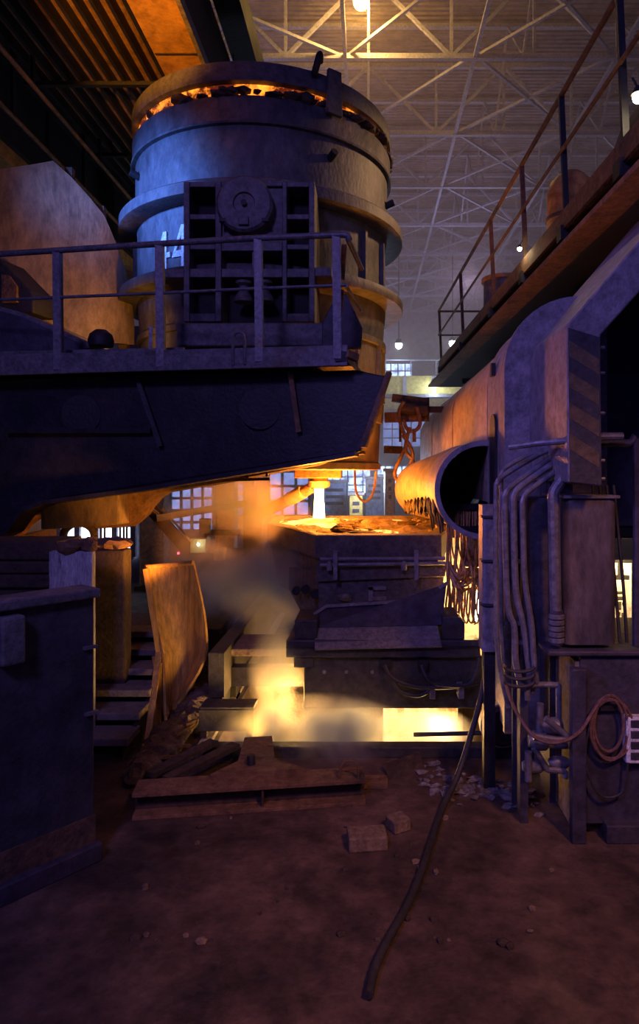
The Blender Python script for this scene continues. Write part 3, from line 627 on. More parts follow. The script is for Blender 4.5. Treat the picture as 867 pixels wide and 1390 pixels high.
for x in (517, 567): MB().prism([P(x, 896, 6.7), P(x + 14, 896, 6.7), P(x + 14, 909, 6.7), P(x, 909, 6.7)], (0, 0.1, 0)).build('cable_port', 'black_steel', car)
MB().tube([P(522, 903, 6.66), P(530, 918, 6.62), P(548, 928, 6.62), P(575, 933, 6.62), P(620, 932, 6.62), P(650, 926, 6.66)], 0.022, 8, 5).build('hose', 'rubber', car, True)
MB().tube([P(572, 903, 6.66), P(578, 918, 6.6), P(590, 928, 6.6), P(620, 931, 6.6), P(640, 926, 6.6), P(648, 905, 6.66), P(650, 893, 6.7)], 0.02, 8, 5).build('hose', 'rubber', car, True)
MB().tube([P(530, 916, 6.64), P(540, 936, 6.6), P(560, 944, 6.6), P(575, 942, 6.62), P(584, 934, 6.64)], 0.02, 8, 5).build('hose', 'rubber', car, True)
for x in (583, 622):
    bx('hose_clip', tuple(P(x, 949, 6.62)), tuple(P(x + 8, 932, 6.62) + V(0, 0.16, 0)), 'casing_grey', car, 0.006)
for x in (440, 470, 505): MB().lathe([(0, -0.012), (0.018, -0.012), (0.02, 0.02), (0, 0.02)], P(x, 912, 6.77), 12, 'Y').build('bolt', 'casing_grey', car, True)
for X in (-1.55, 1.55):
    for Y in (7.0, 9.8):
        MB().lathe([(0, -0.06), (0.18, -0.06), (0.2, -0.04), (0.2, 0.05), (0, 0.05)], (X, Y, 0.245), 28, 'X').build('wheel', 'black_steel', car, True)
    bx('side_beam', (X - 0.08, 6.75, 0.3), (X + 0.08, 10.1, 0.75), 'car_steel', car)
bx('cross_beam', (-1.5, 7.1, 0.3), (1.5, 7.25, 0.5), 'car_steel', car)
for X in (-1.55, 1.55):
    r = bx('car_rail', (X - 0.05, 5.9, 0), (X + 0.05, 12, 0.045), 'sheet_metal'); tag(r, 'steel rail under the tundish car wheels beside the pit', 'rail', 'car rails')
light('mould_glow', 'POINT', (1.12, 7.6, 0.95), (1.0, 0.56, 0.18), 130, 0.12)

# glowing wall added as backdrop for the pit's glow
hs = MB().box((0.18, 8.0, -1.99), (1.08, 8.2, 0.02)).build('pit_glow_wall', 'pit_glow_wall', None, bev=0.03); tag(hs, 'glowing wall added in the pit below the car for its glow', 'hot steel')
light('pit_glow_mid', 'POINT', (-0.15, 7.2, 0.02), (1.0, 0.55, 0.15), 120, 0.15)
light('pit_glow', 'POINT', (0.75, 6.9, -0.05), (1.0, 0.55, 0.18), 50, 0.12)
light('pit_glow_left', 'POINT', (-0.86, 7.05, 0.24), (1.0, 0.5, 0.12), 75, 0.15)
lance = MB().tube([V(0.45, 6.6, -0.02), V(1.25, 6.45, 0.06)], 0.022, 8).build('lance_rod', 'rubber', None, True); tag(lance, 'thin dark lance rod reaching across the glowing pit', 'rod')

# ================================================================== RIGHT: GALLERY WALKWAY
def gx(Y): return 2.24 - 0.0314 * (Y - 5.5)
ga = thing('gallery_walkway', 'rust-orange elevated gallery with pipe railing above the long hood', 'walkway', (3.2, 10, H + 2.2))
Y0, Y1 = 2.6, 17.6
def gp(dx, Y, z): return V(gx(Y) + dx, Y, H + z)
MB().prism([gp(0.0, Y0, 2.72), gp(0, Y1, 2.72), gp(0, Y1, 2.93), gp(0, Y0, 2.93)], (0.05, 0, 0)).build('toe_plate', 'rust_steel', ga)
MB().prism([gp(0.02, Y0, 2.70), gp(0.02, Y1, 2.70), gp(3.5, Y1, 2.70), gp(3.5, Y0, 2.70)], (0, 0, 0.04)).build('deck', 'rust_dark', ga)
MB().prism([gp(0.10, Y0, 2.28), gp(0.10, Y1, 2.28), gp(0.10, Y1, 2.70), gp(0.10, Y0, 2.70)], (0.06, 0, 0)).build('girder_web', 'rust_steel', ga)
MB().prism([gp(-0.28, Y0, 2.24), gp(-0.28, Y1, 2.24), gp(-0.02, Y1, 2.24), gp(-0.02, Y0, 2.24)], (0, 0, 0.05)).build('bottom_flange', 'rust_steel', ga)
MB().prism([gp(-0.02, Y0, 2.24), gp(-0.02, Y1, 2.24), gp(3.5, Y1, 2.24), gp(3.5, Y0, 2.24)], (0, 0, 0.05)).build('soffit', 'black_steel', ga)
gh_ = MB().tube([gp(0.0, Y0, 4.25), gp(0.0, Y1, 4.25)], 0.03, 10).build('handrail', 'rust_steel', ga, True)
MB().tube([gp(0.0, Y0, 3.62), gp(0.0, Y1, 3.62)], 0.022, 10).build('midrail', 'rust_steel', ga, True)
for Y in (4.4, 5.9, 7.5, 9.2, 11.2, 14.2, 17.5):
    MB().bar(gp(0.07, Y, 2.7), gp(0.0, Y, 4.25), 0.06, 0.05, (0, 1, 0)).build('rail_post', 'black_steel' if Y < 9 else 'rust_steel', gh_)
    bx('post_bracket', gp(-0.03, Y - 0.08, 2.6), gp(0.12, Y + 0.08, 2.76), 'black_steel', ga)
e0 = gp(0.0, Y1, 4.25)
MB().tube([e0, e0 + V(1.6, 0, 0)], 0.028, 8).build('handrail', 'rust_steel', ga, True)
e0 = gp(0.0, Y1, 3.62); MB().tube([e0, e0 + V(1.6, 0, 0)], 0.022, 8).build('midrail', 'rust_steel', ga, True)
MB().bar(gp(1.2, Y1, 2.7), gp(1.2, Y1, 4.25), 0.06, 0.05, (0, 1, 0)).build('rail_post', 'rust_steel', ga)
for Y in (4.0, 8, 12, 16): bx('soffit_beam', (gx(Y) + 0.35, Y, H + 2.12), (gx(Y) + 3.5, Y + 0.15, H + 2.3), 'black_steel', ga)
for Y in (4.6, 17.0):
    bx('support_column', (gx(Y) + 2.6, Y - 0.15, 0), (gx(Y) + 2.9, Y + 0.15, H + 2.3), 'black_steel', ga)
# things on the gallery
def onfloor(Y): return H + 2.74
mach = thing('control_cabinet', 'dark blue cabinet with sloped top on the gallery by the lamp', 'cabinet', (gx(6.2) + 0.75, 6.2, onfloor(6)))
MB().prism([V(gx(6) + 0.28, 5.7, H + 2.74), V(gx(6) + 0.28, 7.2, H + 2.74), V(gx(6) + 0.28, 7.2, H + 3.05), V(gx(6) + 0.28, 6.6, H + 3.4), V(gx(6) + 0.28, 5.7, H + 3.42)], (0.9, 0, 0)).build('body', 'base_blue', mach, bev=0.01)
bx('door', (gx(6) + 0.26, 5.8, H + 2.8), (gx(6) + 0.28, 6.4, H + 3.3), 'black_steel', mach, 0.004)
tk = thing('orange_drum', 'rounded orange drum standing on the gallery behind the railing', 'drum', (2.62, 8.6, onfloor(8)))
MB().lathe([(0, 0), (0.28, 0), (0.3, 0.05), (0.3, 0.86), (0.26, 1.0), (0.14, 1.12), (0, 1.15)], (2.62, 8.6, onfloor(8)), 32).build('body', 'orange_plastic', tk, True)
MB().lathe([(0.29, 0.5), (0.315, 0.51), (0.315, 0.55), (0.29, 0.56)], (2.62, 8.6, onfloor(8)), 32).build('hoop', 'rust_steel', tk, True)
tk = thing('white_drum', 'pale drum with orange lid standing on the gallery behind the railing', 'drum', (2.55, 12.6, onfloor(8)))
MB().lathe([(0, 0), (0.33, 0), (0.36, 0.05), (0.36, 0.85), (0, 0.85)], (2.55, 12.6, onfloor(8)), 32).build('body', 'casing_grey', tk, True)
MB().lathe([(0, 0.85), (0.4, 0.85), (0.4, 0.92), (0.1, 1.0), (0, 1.0)], (2.55, 12.6, onfloor(8)), 32).build('lid', 'orange_plastic', tk, True)
def lampthing(name, label, loc, lens, r, power, col, rod=None, cat='lamp', group=None):
    t = thing(name, label, cat, loc, group); c = Vector(loc)
    MB().blob(c, (r, r, r), 1, 0.0, 2).build('lens', lens, t, True)
    MB().lathe([(0, r * 1.9), (r * 0.6, r * 1.8), (r * 1.15, r * 0.7), (r * 1.2, r * 0.5), (r * 0.9, r * 0.6), (0, r * 1.0)], c, 20).build('housing', 'black_steel', t, True)
    if rod: MB().bar(c + V(0, 0, r * 1.5), Vector(rod), r * 0.3, r * 0.3).build('stem', 'black_steel', t)
    if power: light('bulb', 'POINT', c - V(0, 0, r * 1.6), col, power, r, parent=t)
    return t
lampthing('walkway_lamp', 'bright warm lamp hung over the cabinet on the gallery', tuple(gp(0.05, 5.62, 3.17)), 'warm_lens', 0.05, 6, (1.0, 0.8, 0.5), gp(0.12, 5.9, 3.5))
lampthing('walkway_lamp', 'small warm lamp fixed at the gallery toe plate under the railing', tuple(gp(-0.08, 9.0, 3.02)), 'warm_lens', 0.03, 4, (1.0, 0.75, 0.4), gp(0.06, 9.2, 3.3))

# ================================================================== RIGHT: HOODS / CASING
def arch(X0, ztop, r, X1, z0, Y, n=12):
    pts = [V(X0, Y, z0)]
    for k in range(n + 1):
        a = PI - (PI / 2) * k / n; pts.append(V(X0 + r + r * math.cos(a), Y, ztop - r + r * math.sin(a)))
    pts += [V(X1, Y, ztop), V(X1, Y, z0)]
    return pts
hd = thing('long_hood', 'long orange-lit exhaust hood with rounded top running beside the tundish', 'hood', (1.9, 10, 0))
MB().loft([arch(1.17, H + 1.40, 0.62, 2.0, H - 0.3, 6.55), arch(1.17, H + 1.40, 0.62, 2.0, H - 0.3, 15.0)]).build('body', 'hood_steel', hd, True)
for Y in (9.2, 12.2): MB().loft([arch(1.16, H + 1.41, 0.63, 2.0, H - 0.3, Y), arch(1.16, H + 1.41, 0.63, 2.0, H - 0.3, Y + 0.02)]).build('seam', 'hood_steel', hd, True)
# front casing band with slot
band0, band1 = arch(1.165, H + 1.44, 0.6, 2.0, 0.4, 5.62), arch(1.165, H + 1.44, 0.6, 2.0, 0.4, 6.48)
MB().loft([band0, band1]).build('front_band', 'casing_grey', hd, True)
MB().loft([arch(1.14, H + 1.47, 0.62, 2.0, 0.4, 5.56), arch(1.14, H + 1.47, 0.62, 2.0, 0.4, 5.63)]).build('front_rim', 'casing_grey', hd, True)
sl = MB(); pts = []
for k in range(13):
    a = PI * k / 12; pts.append(V(1.14, 6.12 + 0.13 * math.cos(a), H + 0.40 + 0.13 * math.sin(a)))
pts += [V(1.14, 5.99, 1.9), V(1.14, 6.25, 1.9)]
sl.prism(pts, (0.06, 0, 0)); sl.build('slot', 'black_steel', hd)
bx('slot_latch', (1.13, 6.1, H + 0.88), (1.17, 6.18, H + 1.0), 'black_steel', hd)
for Y in (8, 11.5, 14.5): bx('leg', (1.72, Y + 0.75, 0), (1.95, Y + 1.0, H - 0.3), 'rust_dark', hd)
bx('leg', (1.55, 5.75, 0), (1.95, 6.3, 0.42), 'rust_dark', hd)
# lower duct with an open end
du = thing('lower_duct', 'short scorched duct with dark open end under the long hood', 'duct', (1.15, 8, 1.6))
def ring(cx, cz, r, Y, n=40, rz=None): return [V(cx + r * math.cos(2 * PI * k / n), Y, cz + (rz or r) * math.sin(2 * PI * k / n)) for k in range(n)]
sec = [(1.12, H - 0.18, 0.47, 6.45), (1.10, H - 0.17, 0.47, 7.4), (1.05, H - 0.2, 0.46, 8.6), (0.95, H - 0.24, 0.45, 9.6), (0.86, H - 0.28, 0.44, 10.6)]
outer = [ring(a, b, c, d) for a, b, c, d in sec]; inner = [ring(a, b, c - 0.035, d) for a, b, c, d in sec]
MB().loft(outer, False).build('skin', 'hood_steel', du, True)
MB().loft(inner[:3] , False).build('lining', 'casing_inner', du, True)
MB().lathe([(0.43, -0.02), (0.48, -0.02), (0.48, 0.04), (0.43, 0.04)], (1.12, 6.45, H - 0.18), 40, 'Y').build('end_ring', 'casing_grey', du, True)
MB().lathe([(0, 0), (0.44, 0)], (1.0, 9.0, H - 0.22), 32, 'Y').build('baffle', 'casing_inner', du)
for k in range(9):
    Y = 6.8 + k * 0.32; x = 1.1 - 0.02 * k
    MB().blob((x - 0.42, Y, H - 0.34 - 0.02 * k), (0.03, 0.12, 0.1), k, 0.7, 2).build('slag_drip', 'rust_dark', du)
for k in range(10):
    Y = 6.6 + k * 0.22; l = random.uniform(0.1, 0.3)
    MB().tube([V(0.72, Y, H - 0.4), V(0.74, Y, H - 0.4 - l)], [0.03, 0.008], 6).build('slag_icicle', 'rust_dark', du)
bx('hanger_strap', (1.45, 7.4, H - 0.1), (1.52, 7.7, H + 0.5), 'rust_dark', du)

# hazard-striped support column with inclined arm
cl = thing('striped_column', 'steel support column with faded hazard stripes and inclined arm', 'column', (1.5, 5.2, 0))
y0 = 4.5; yb = 1.55
def c(x, y): return P(x, y, y0)
prof = [c(770, 440), c(868, 326), c(1000, 172), c(1000, 300), c(868, 396), c(815, 455), c(817, 660), c(772, 655), c(770, 592)]
MB().prism(prof, (0, yb, 0)).build('frame', 'casing_grey', cl, bev=0.012)
st_ = MB()
for k in range(5):
    ya = 462 + k * 42
    z = [c(772, ya), c(813, ya + 26), c(813, ya + 47), c(772, ya + 21)]
    if z[2].z < c(0, 655).z: continue
    o = MB().prism([p + V(0, -0.004, 0) for p in z], (0, 0.02, 0)).build('stripe', 'hazard_yellow', cl)
MB().prism([c(771, 445) + V(0, -0.002, 0), c(814, 458) + V(0, -0.002, 0), c(816, 658) + V(0, -0.002, 0), c(773, 654) + V(0, -0.002, 0)], (0, 0.02, 0)).build('front_plate', 'hazard_black', cl)
bx('post', (1.42, 5.2, 0.0), (1.60, 5.5, H - 0.05), 'base_blue', cl)
for y in (470, 505, 560, 625, 650): MB().tube([c(816, y) + V(0, 0.05, 0), c(824, y) + V(0, 0.05, 0)], 0.012, 8).build('bolt', 'pipe_grey', cl)

# grey machine body right behind column
mcb = thing('drive_housing', 'dark blue machine housing behind the striped column', 'machine', (2.7, 6.0, 0))
bx('housing', (2.03, 6.1, H - 0.62), (3.4, 6.6, H + 1.7), 'black_steel', mcb, 0.02)
bx('side_leg', (2.75, 6.1, 0), (3.4, 6.6, H - 0.6), 'black_steel', mcb, 0.02)
bx('side_panel', (2.15, 6.06, 2.1), (2.8, 6.1, H + 0.9), 'base_blue', mcb, 0.01)
MB().tube([V(1.58, 4.62, H + 0.245), V(1.77, 4.62, H + 0.245)], 0.028, 10).build('stub_pipe', 'pipe_grey', mcb, True)
MB().tube([V(1.60, 4.75, H + 0.2), V(1.86, 4.75, H + 0.2), V(1.92, 4.75, H + 0.12), V(1.92, 4.75, 1.35)], 0.03, 10, 4).build('conduit', 'base_blue', mcb, True)
for k in range(4): MB().tube([V(1.66 + k * 0.05, 4.9, 2.5), V(1.68 + k * 0.06, 4.85, 1.8), V(1.72 + k * 0.05, 4.8, 1.36)], 0.012, 6, 4).build('cable', 'rubber', mcb, True)

# hydraulic cabinet group
hc = thing('hydraulic_cabinet', 'tall rounded dark steel hydraulic cabinet on a blue base block', 'cabinet', (1.75, 4.85, 0))
a, b = P(764, 874, 4.75), P(836, 676, 4.75)
def rounded(x0, x1, yf, yb_, r, z, n=6):
    pts = [V(x0, yb_, z)]
    for k in range(n + 1): an = PI + PI / 2 * k / n; pts.append(V(x0 + r + r * math.cos(an), yf + r + r * math.sin(an), z))
    for k in range(n + 1): an = 1.5 * PI + PI / 2 * k / n; pts.append(V(x1 - r + r * math.cos(an), yf + r + r * math.sin(an), z))
    pts.append(V(x1, yb_, z)); return pts
MB().prism(rounded(a.x, b.x, 4.72, 5.3, 0.06, a.z), (0, 0, b.z - a.z)).build('door_panel', 'tank_steel', hc, True)
bx('top_trim', (a.x - 0.01, 4.7, b.z), (b.x + 0.01, 5.3, b.z + 0.02), 'casing_grey', hc)
a2, b2 = P(716, 874, 4.95), P(760, 676, 4.95)
MB().prism(rounded(a2.x, b2.x, 4.95, 5.3, 0.05, a2.z), (0, 0, b2.z - a2.z)).build('side_body', 'base_blue', hc, True)
a, b = P(742, 884, 4.7), P(1000, 872, 4.7)
bx('base_top', (a.x - 0.0, 4.66, 1.30), (3.2, 5.75, 1.335), 'base_blue', hc, 0.01)
bx('base_block', (1.50, 4.7, 0.1), (3.2, 5.7, 1.30), 'base_blue', hc, 0.01)
bx('plinth', (1.66, 4.62, 0.0), (3.2, 5.7, 0.13), 'base_blue', hc, 0.01)
bx('corner_angle', (1.42, 4.62, 0.0), (1.52, 4.70, 1.22), 'base_blue', hc, 0.008)
bx('side_tone_sheet', (1.47, 4.72, 0.02), (1.50, 5.7, 1.25), 'concrete', hc)  # lighter sheet added so the block's left face looks lit
bx('base_support', (1.5, 4.8, 0), (3.2, 5.7, 0.12), 'skip_rust', hc)
hc2 = thing('upright_trunking', 'narrow lavender grey upright trunking beside the pipe bundle', 'trunking', tuple(P(666, 872, 5.35)))
a, b = P(655, 885, 5.35), P(677, 686, 5.35)
MB().prism(rounded(a.x, b.x, 5.35, 5.55, 0.03, a.z), (0, 0, b.z - a.z)).build('body', 'casing_grey', hc2, True)
bx('foot_post', (a.x + 0.02, 5.4, 0), (b.x - 0.02, 5.5, a.z), 'black_steel', hc2)
for y in (700, 760, 820): bx('clip', tuple(P(653, y + 3, 5.33)), tuple(P(679, y, 5.33) + V(0, 0.1, 0)), 'base_blue', hc2)

# pipe bundle
pipes = {'a': ([(769, 600), (731, 617), (684, 645), (675, 656), (673, 672), (673, 800), (676, 890), (690, 960)], 5.0, 0.021),
         'b': ([(769, 607), (730, 634), (694, 660), (686, 672), (685, 690), (689, 818), (698, 850), (700, 900), (712, 950)], 4.95, 0.025),
         'c': ([(770, 615), (735, 640), (706, 661), (698, 672), (697, 690), (700, 799), (711, 850), (716, 890), (722, 940)], 4.9, 0.026),
         'd': ([(770, 628), (740, 650), (717, 667), (710, 678), (709, 695), (712, 785), (721, 845), (724, 890), (728, 930)], 4.85, 0.022),
         'e': ([(771, 622), (758, 634), (753, 645), (752, 674)], 4.9, 0.02),
         'f': ([(772, 640), (755, 662), (751, 672), (751, 690), (754, 832)], 4.72, 0.042),
         'g': ([(771, 594), (735, 610), (690, 632), (681, 645), (680, 660), (680, 830), (684, 900)], 5.08, 0.018)}
for k, (pts, Y, r) in pipes.items():
    t = MB().tube([P(x, y, Y) for x, y in pts], r, 10, 4).build('hydraulic_pipe', 'pipe_grey', None, True)
    tag(t, {'a': 'thin outermost bent grey hydraulic pipe running down beside the trunking', 'f': 'thick grey pipe dropping from the striped column to a coupling', 'e': 'short elbow pipe ending behind the hydraulic cabinet top', 'g': 'thin straight-falling grey pipe second from the lavender trunking', 'b': 'bent grey pipe third from the lavender trunking', 'c': 'thicker bent grey pipe fourth from the lavender trunking', 'd': 'bent grey pipe of the bundle next to the hydraulic cabinet'}.get(k, 'bent grey hydraulic pipe in the bundle beside the cabinet'), 'pipe', 'hydraulic pipe bundle')
cp = thing('pipe_coupling', 'ribbed dark coupling at the foot of the thick pipe', 'coupling', tuple(P(755, 872, 4.72)))
for k in range(5): MB().lathe([(0, 0), (0.055, 0.005), (0.055, 0.03), (0.045, 0.036), (0, 0.036)], P(755, 872 - k * 8, 4.72), 20).build('collar', 'pipe_grey', cp, True)
MB().tube([P(755, 874, 4.72), P(755, 828, 4.72)], 0.045, 14).build('sleeve', 'base_blue', cp, True)
hp = MB().tube([P(691, 607, 4.85), P(735, 601, 4.72), P(772, 598, 4.55)], 0.024, 10, 3).build('cross_pipe', 'pipe_grey', None, True); tag(hp, 'straight grey pipe crossing above the bundle into the striped column', 'pipe')
br = thing('pipe_clamp_rack', 'dark clamp rack holding the hydraulic pipe bundle', 'rack', tuple(P(695, 880, 5.1)))
for y in (762, 846, 872): MB().bar(P(670, y, 5.12), P(730, y, 5.0), 0.03, 0.03).build('clamp_bar', 'base_blue', br)
MB().bar(P(700, 680, 5.15), V(P(700, 880, 5.15).x, 5.15, 0.0), 0.06, 0.04, (0, 1, 0)).build('back_post', 'base_blue', br)

# valve cluster at foot
vc = thing('valve_cluster', 'cluster of dark valves and bent pipes at the foot of the base block', 'valves', (1.25, 5.0, 0))
for k, pts in enumerate(([(716, 950), (716, 935), (724, 930), (755, 930), (758, 940), (758, 1030)], [(733, 955), (733, 1000), (742, 1010), (770, 1012)], [(724, 1015), (740, 1040), (745, 1045), (766, 1047), (766, 1056)], [(717, 1020), (717, 1060)], [(740, 975), (758, 990), (770, 1000)], [(724, 1000), (750, 1004), (768, 1006)])):
    MB().tube([P(x, y, 4.85 - 0.04 * k) for x, y in pts], 0.022 + 0.004 * (k % 2), 10, 3).build('pipe', 'pipe_grey', vc, True)
for (x, y, r) in ((748, 985, 0.06), (730, 1005, 0.07), (722, 1040, 0.05), (757, 1035, 0.045)):
    MB().lathe([(0, -0.07), (r * 0.6, -0.07), (r, -0.03), (r, 0.05), (r * 0.6, 0.08), (0, 0.08)], P(x, y, 4.82), 18, 'X').build('valve_body', 'pipe_grey', vc, True)
bx('stand', (1.12, 4.9, 0), (1.18, 5.0, 1.0), 'base_blue', vc)
for k in range(3): MB().tube([P(705 + 20 * math.cos(t), 905 + k * 10 + 7 * math.sin(t), 4.8) + V(0, 0, 0) for t in [i * PI / 8 for i in range(9)]], 0.014, 8).build('hose_loop', 'rubber', vc, True)

# drum motor
dm = thing('motor_drum', 'round dark motor drum with pale rim beside the glowing pit', 'motor', (1.2, 6.0, 0))
cc = P(679, 981, 6.0)
MB().lathe([(0, -0.12), (0.15, -0.12), (0.18, -0.09), (0.18, 0.3), (0, 0.3)], cc, 32, 'Y').build('body', 'black_steel', dm, True)
MB().lathe([(0.17, -0.08), (0.195, -0.08), (0.195, 0.02), (0.17, 0.02)], cc, 32, 'Y').build('rim', 'casing_grey', dm, True)
bx('foot', (cc.x - 0.12, 6.0, 0), (cc.x + 0.12, 6.25, cc.z - 0.12), 'black_steel', dm)

# cable coils and socket strip on base block
cb = thing('cable_coil', 'brown cable hung in loops on the blue base block', 'cable', (1.6, 4.66, 0.15))
for (cx, cy, rx, ry) in ((828, 988, 24, 44), (830, 990, 29, 40), (826, 984, 20, 36)):
    MB().tube([P(cx + rx * math.cos(t), cy + ry * math.sin(t), 4.63) for t in [i * 2 * PI / 28 for i in range(29)]], 0.011, 6).build('loop', 'brown_cable', cb, True)
MB().tube([P(686, 930, 4.75), P(700, 965, 4.7), P(725, 1000, 4.6), P(755, 1008, 4.56), P(785, 995, 4.58), P(805, 965, 4.62), P(815, 950, 4.63)], 0.012, 6, 5).build('lead', 'brown_cable', cb, True)
MB().tube([P(806, 970, 4.63), P(797, 1000, 4.63), P(795, 1040, 4.63), P(815, 1080, 4.63), P(845, 1075, 4.63), P(852, 1035, 4.62)], 0.009, 6, 5).build('lead', 'rubber', cb, True)
bx('hanger', P(815, 965, 4.66), P(838, 958, 4.66) + V(0, 0.05, 0), 'black_steel', cb)
ss = thing('socket_strip', 'white multi-outlet socket strip hanging on the base block', 'socket strip', tuple(P(860, 1036, 4.66)))
a, b = P(850, 1037, 4.62), P(884, 974, 4.62)
bx('body', (a.x, 4.62, a.z), (b.x, 4.7, b.z), 'white_paint', ss, 0.01)
for k in range(4): bx('outlet', (a.x + 0.03, 4.612, a.z + 0.03 + k * 0.075), (b.x - 0.03, 4.63, a.z + 0.08 + k * 0.075), 'base_blue', ss, 0.004)
# lit control board at right
cbz = thing('gauge_board', 'cream lit instrument board with dark printed rows and meter windows', 'instrument board', tuple(P(845, 885, 6.4)))
a, b = P(826, 848, 6.4), P(857, 762, 6.4)
bx('stand', (a.x, 6.42, 0.0), (b.x, 6.5, a.z), 'black_steel', cbz)
bx('panel', (a.x, 6.4, a.z), (b.x, 6.44, b.z), 'board_white', cbz)
for x0, x1, y0, y1 in ((826, 838, 764, 780), (842, 850, 766, 780)): bx('meter', tuple(P(x0, y1, 6.39)), tuple(P(x1, y0, 6.39) + V(0, 0.02, 0)), 'hot_torch' if False else 'board_white', cbz)
MB().prism([P(826, 760, 6.385), P(858, 760, 6.385), P(858, 764, 6.385), P(826, 764, 6.385)], (0, 0.03, 0)).prism([P(826, 781, 6.385), P(854, 781, 6.385), P(854, 786, 6.385), P(826, 786, 6.385)], (0, 0.03, 0)).prism([P(838.5, 764, 6.385), P(842, 764, 6.385), P(842, 781, 6.385), P(838.5, 781, 6.385)], (0, 0.03, 0)).build('meter_frame', 'black_steel', cbz)
for (x0, x1, y0, y1) in ((834, 847, 803, 805), (836, 848, 810, 813), (838, 843, 817, 826), (845, 847, 818, 821), (839, 842, 831, 834), (844, 850, 832, 836), (838, 844, 838, 840), (846, 850, 840, 842)):
    bx('print', tuple(P(x0, y1, 6.385)), tuple(P(x1, y0, 6.385) + V(0, 0.02, 0)), 'ink', cbz)
light('board_fill', 'SPOT', (2.3, 5.95, 1.85), (1.0, 0.68, 0.32), 70, 0.05, (2.43, 6.4, 1.4), 90)  # unseen light added to brighten the board

# golden cable clump lit from the mould
cw = thing('cable_clump', 'tangled golden cables and lagged hose hanging over the mould', 'cables', (0.98, 7.4, 0.7))
def q(x, y, Y=7.2): return P(x, y, Y)
for k in range(16):
    x = 606 + k * 2.9; x2 = x + random.uniform(-6, 8); yb = random.uniform(795, 850)
    MB().tube([q(x, 690, 7.35), q(x + random.uniform(-2, 2), 740, 7.3), q(x2, 775, 7.2 + random.uniform(-.1, .1)), q(x2 + random.uniform(-6, 6), (775 + yb) / 2 + 8, 7.2), q(x2 + random.uniform(-3, 3), yb, 7.25)], random.choice((0.010, 0.014, 0.018)), 6, 5).build('cable', 'copper_cable', cw, True)
for k in range(8):
    xa, xb = random.uniform(604, 620), random.uniform(630, 652)
    MB().tube([q(xa, random.uniform(755, 785)), q((xa + xb) / 2, random.uniform(780, 800), 7.1), q(xb, random.uniform(770, 800))], 0.014, 6, 6).build('cable', 'copper_cable', cw, True)
for k in range(7):
    x = 608 + k * 7; MB().tube([q(x, 795), q(x - 3, 830), q(x + 4, 846), q(x + 8, 828), q(x + 9, 798)], 0.011, 6, 5).build('cable_loop', 'copper_cable', cw, True)
MB().tube([q(640, 715, 7.35), q(639, 745, 7.35), q(637, 768, 7.35)], [0.07, 0.1], 14).build('lagged_hose', 'firebrick', cw, True)
MB().blob(q(640, 780, 7.3), (0.12, 0.1, 0.08), 3, 0.4, 3).build('fitting', 'firebrick', cw)
MB().blob(q(650, 790, 7.25), (0.09, 0.08, 0.07), 5, 0.5, 3).build('fitting', 'firebrick', cw)
bx('hanger_beam', tuple(q(603, 692, 7.3)), tuple(q(662, 684, 7.3) + V(0, 0.15, 0)), 'black_steel', cw)
bp_ = bx('back_panel', (0.82, 8.5, 0.0), (1.45, 8.58, 1.75), 'cream_wall'); tag(bp_, 'pale panel glowing with mould light behind the hanging cables', 'panel')
to = MB().lathe([(0, 0), (0.05, 0.0), (0.06, 0.08), (0.06, 0.3), (0.045, 0.36), (0, 0.36)], (1.34, 8.05, 0.78), 16).build('glowing_mould_head', 'hot_torch', None, True); tag(to, 'white-hot upright mould head glowing between cables and trunking', 'hot steel')

# black rubber hose across the floor
ho = MB().tube([P(662, 826, 5.62), P(661, 880, 5.55), P(655, 935, 5.48), P(641, 990, 5.42), P(622, 1050, 5.3), V(0.555, 5.0, 0.05), P(578, 1165, 4.38), P(556, 1222, 3.96), P(515, 1298, 3.50), V(0.0, 3.25, 0.03)], 0.024, 12, 6).build('rubber_hose', 'rubber', None, True)
tag(ho, 'black rubber hose hanging from the car and trailing over the floor', 'hose')

# ================================================================== LEFT FOREGROUND
Cc = V(-1.84, 4.45, 0); U = V(-0.645, -0.764, 0); W = V(-0.764, 0.645, 0)
sk = thing('steel_barrier', 'tall dark steel barrier wall with lipped top edge and rusty foot', 'barrier', (-2.6, 4.3, 0))
def skb(name, u0, u1, w0, w1, z0, z1, mt, bev=0.0):
    p = Cc + U * u0 + W * w0
    return MB().prism([p + V(0, 0, z0), Cc + U * u1 + W * w0 + V(0, 0, z0), Cc + U * u1 + W * w1 + V(0, 0, z0), Cc + U * u0 + W * w1 + V(0, 0, z0)], (0, 0, z1 - z0)).build(name, mt, sk, bev=bev)
skb('body', 0.0, 2.2, 0.0, 0.16, 0.12, 1.76, 'skip_steel', 0.01)
skb('top_lip', -0.02, 2.2, -0.05, 0.2, 1.76, 1.82, 'deck_steel', 0.01)
skb('rust_band', -0.005, 2.2, -0.008, 0.05, 0.12, 0.30, 'skip_rust')
skb('skid', -0.03, 2.2, -0.06, 0.3, 0.0, 0.12, 'base_blue', 0.01)
skb('side_box', 0.48, 0.62, -0.10, 0.0, 1.44, 1.73, 'deck_steel', 0.015)
for u, z in ((0.02, 0.98), (0.03, 1.42)): skb('peg', u - 0.04, u + 0.05, -0.03, 0.0, z, z + 0.02, 'pipe_grey')
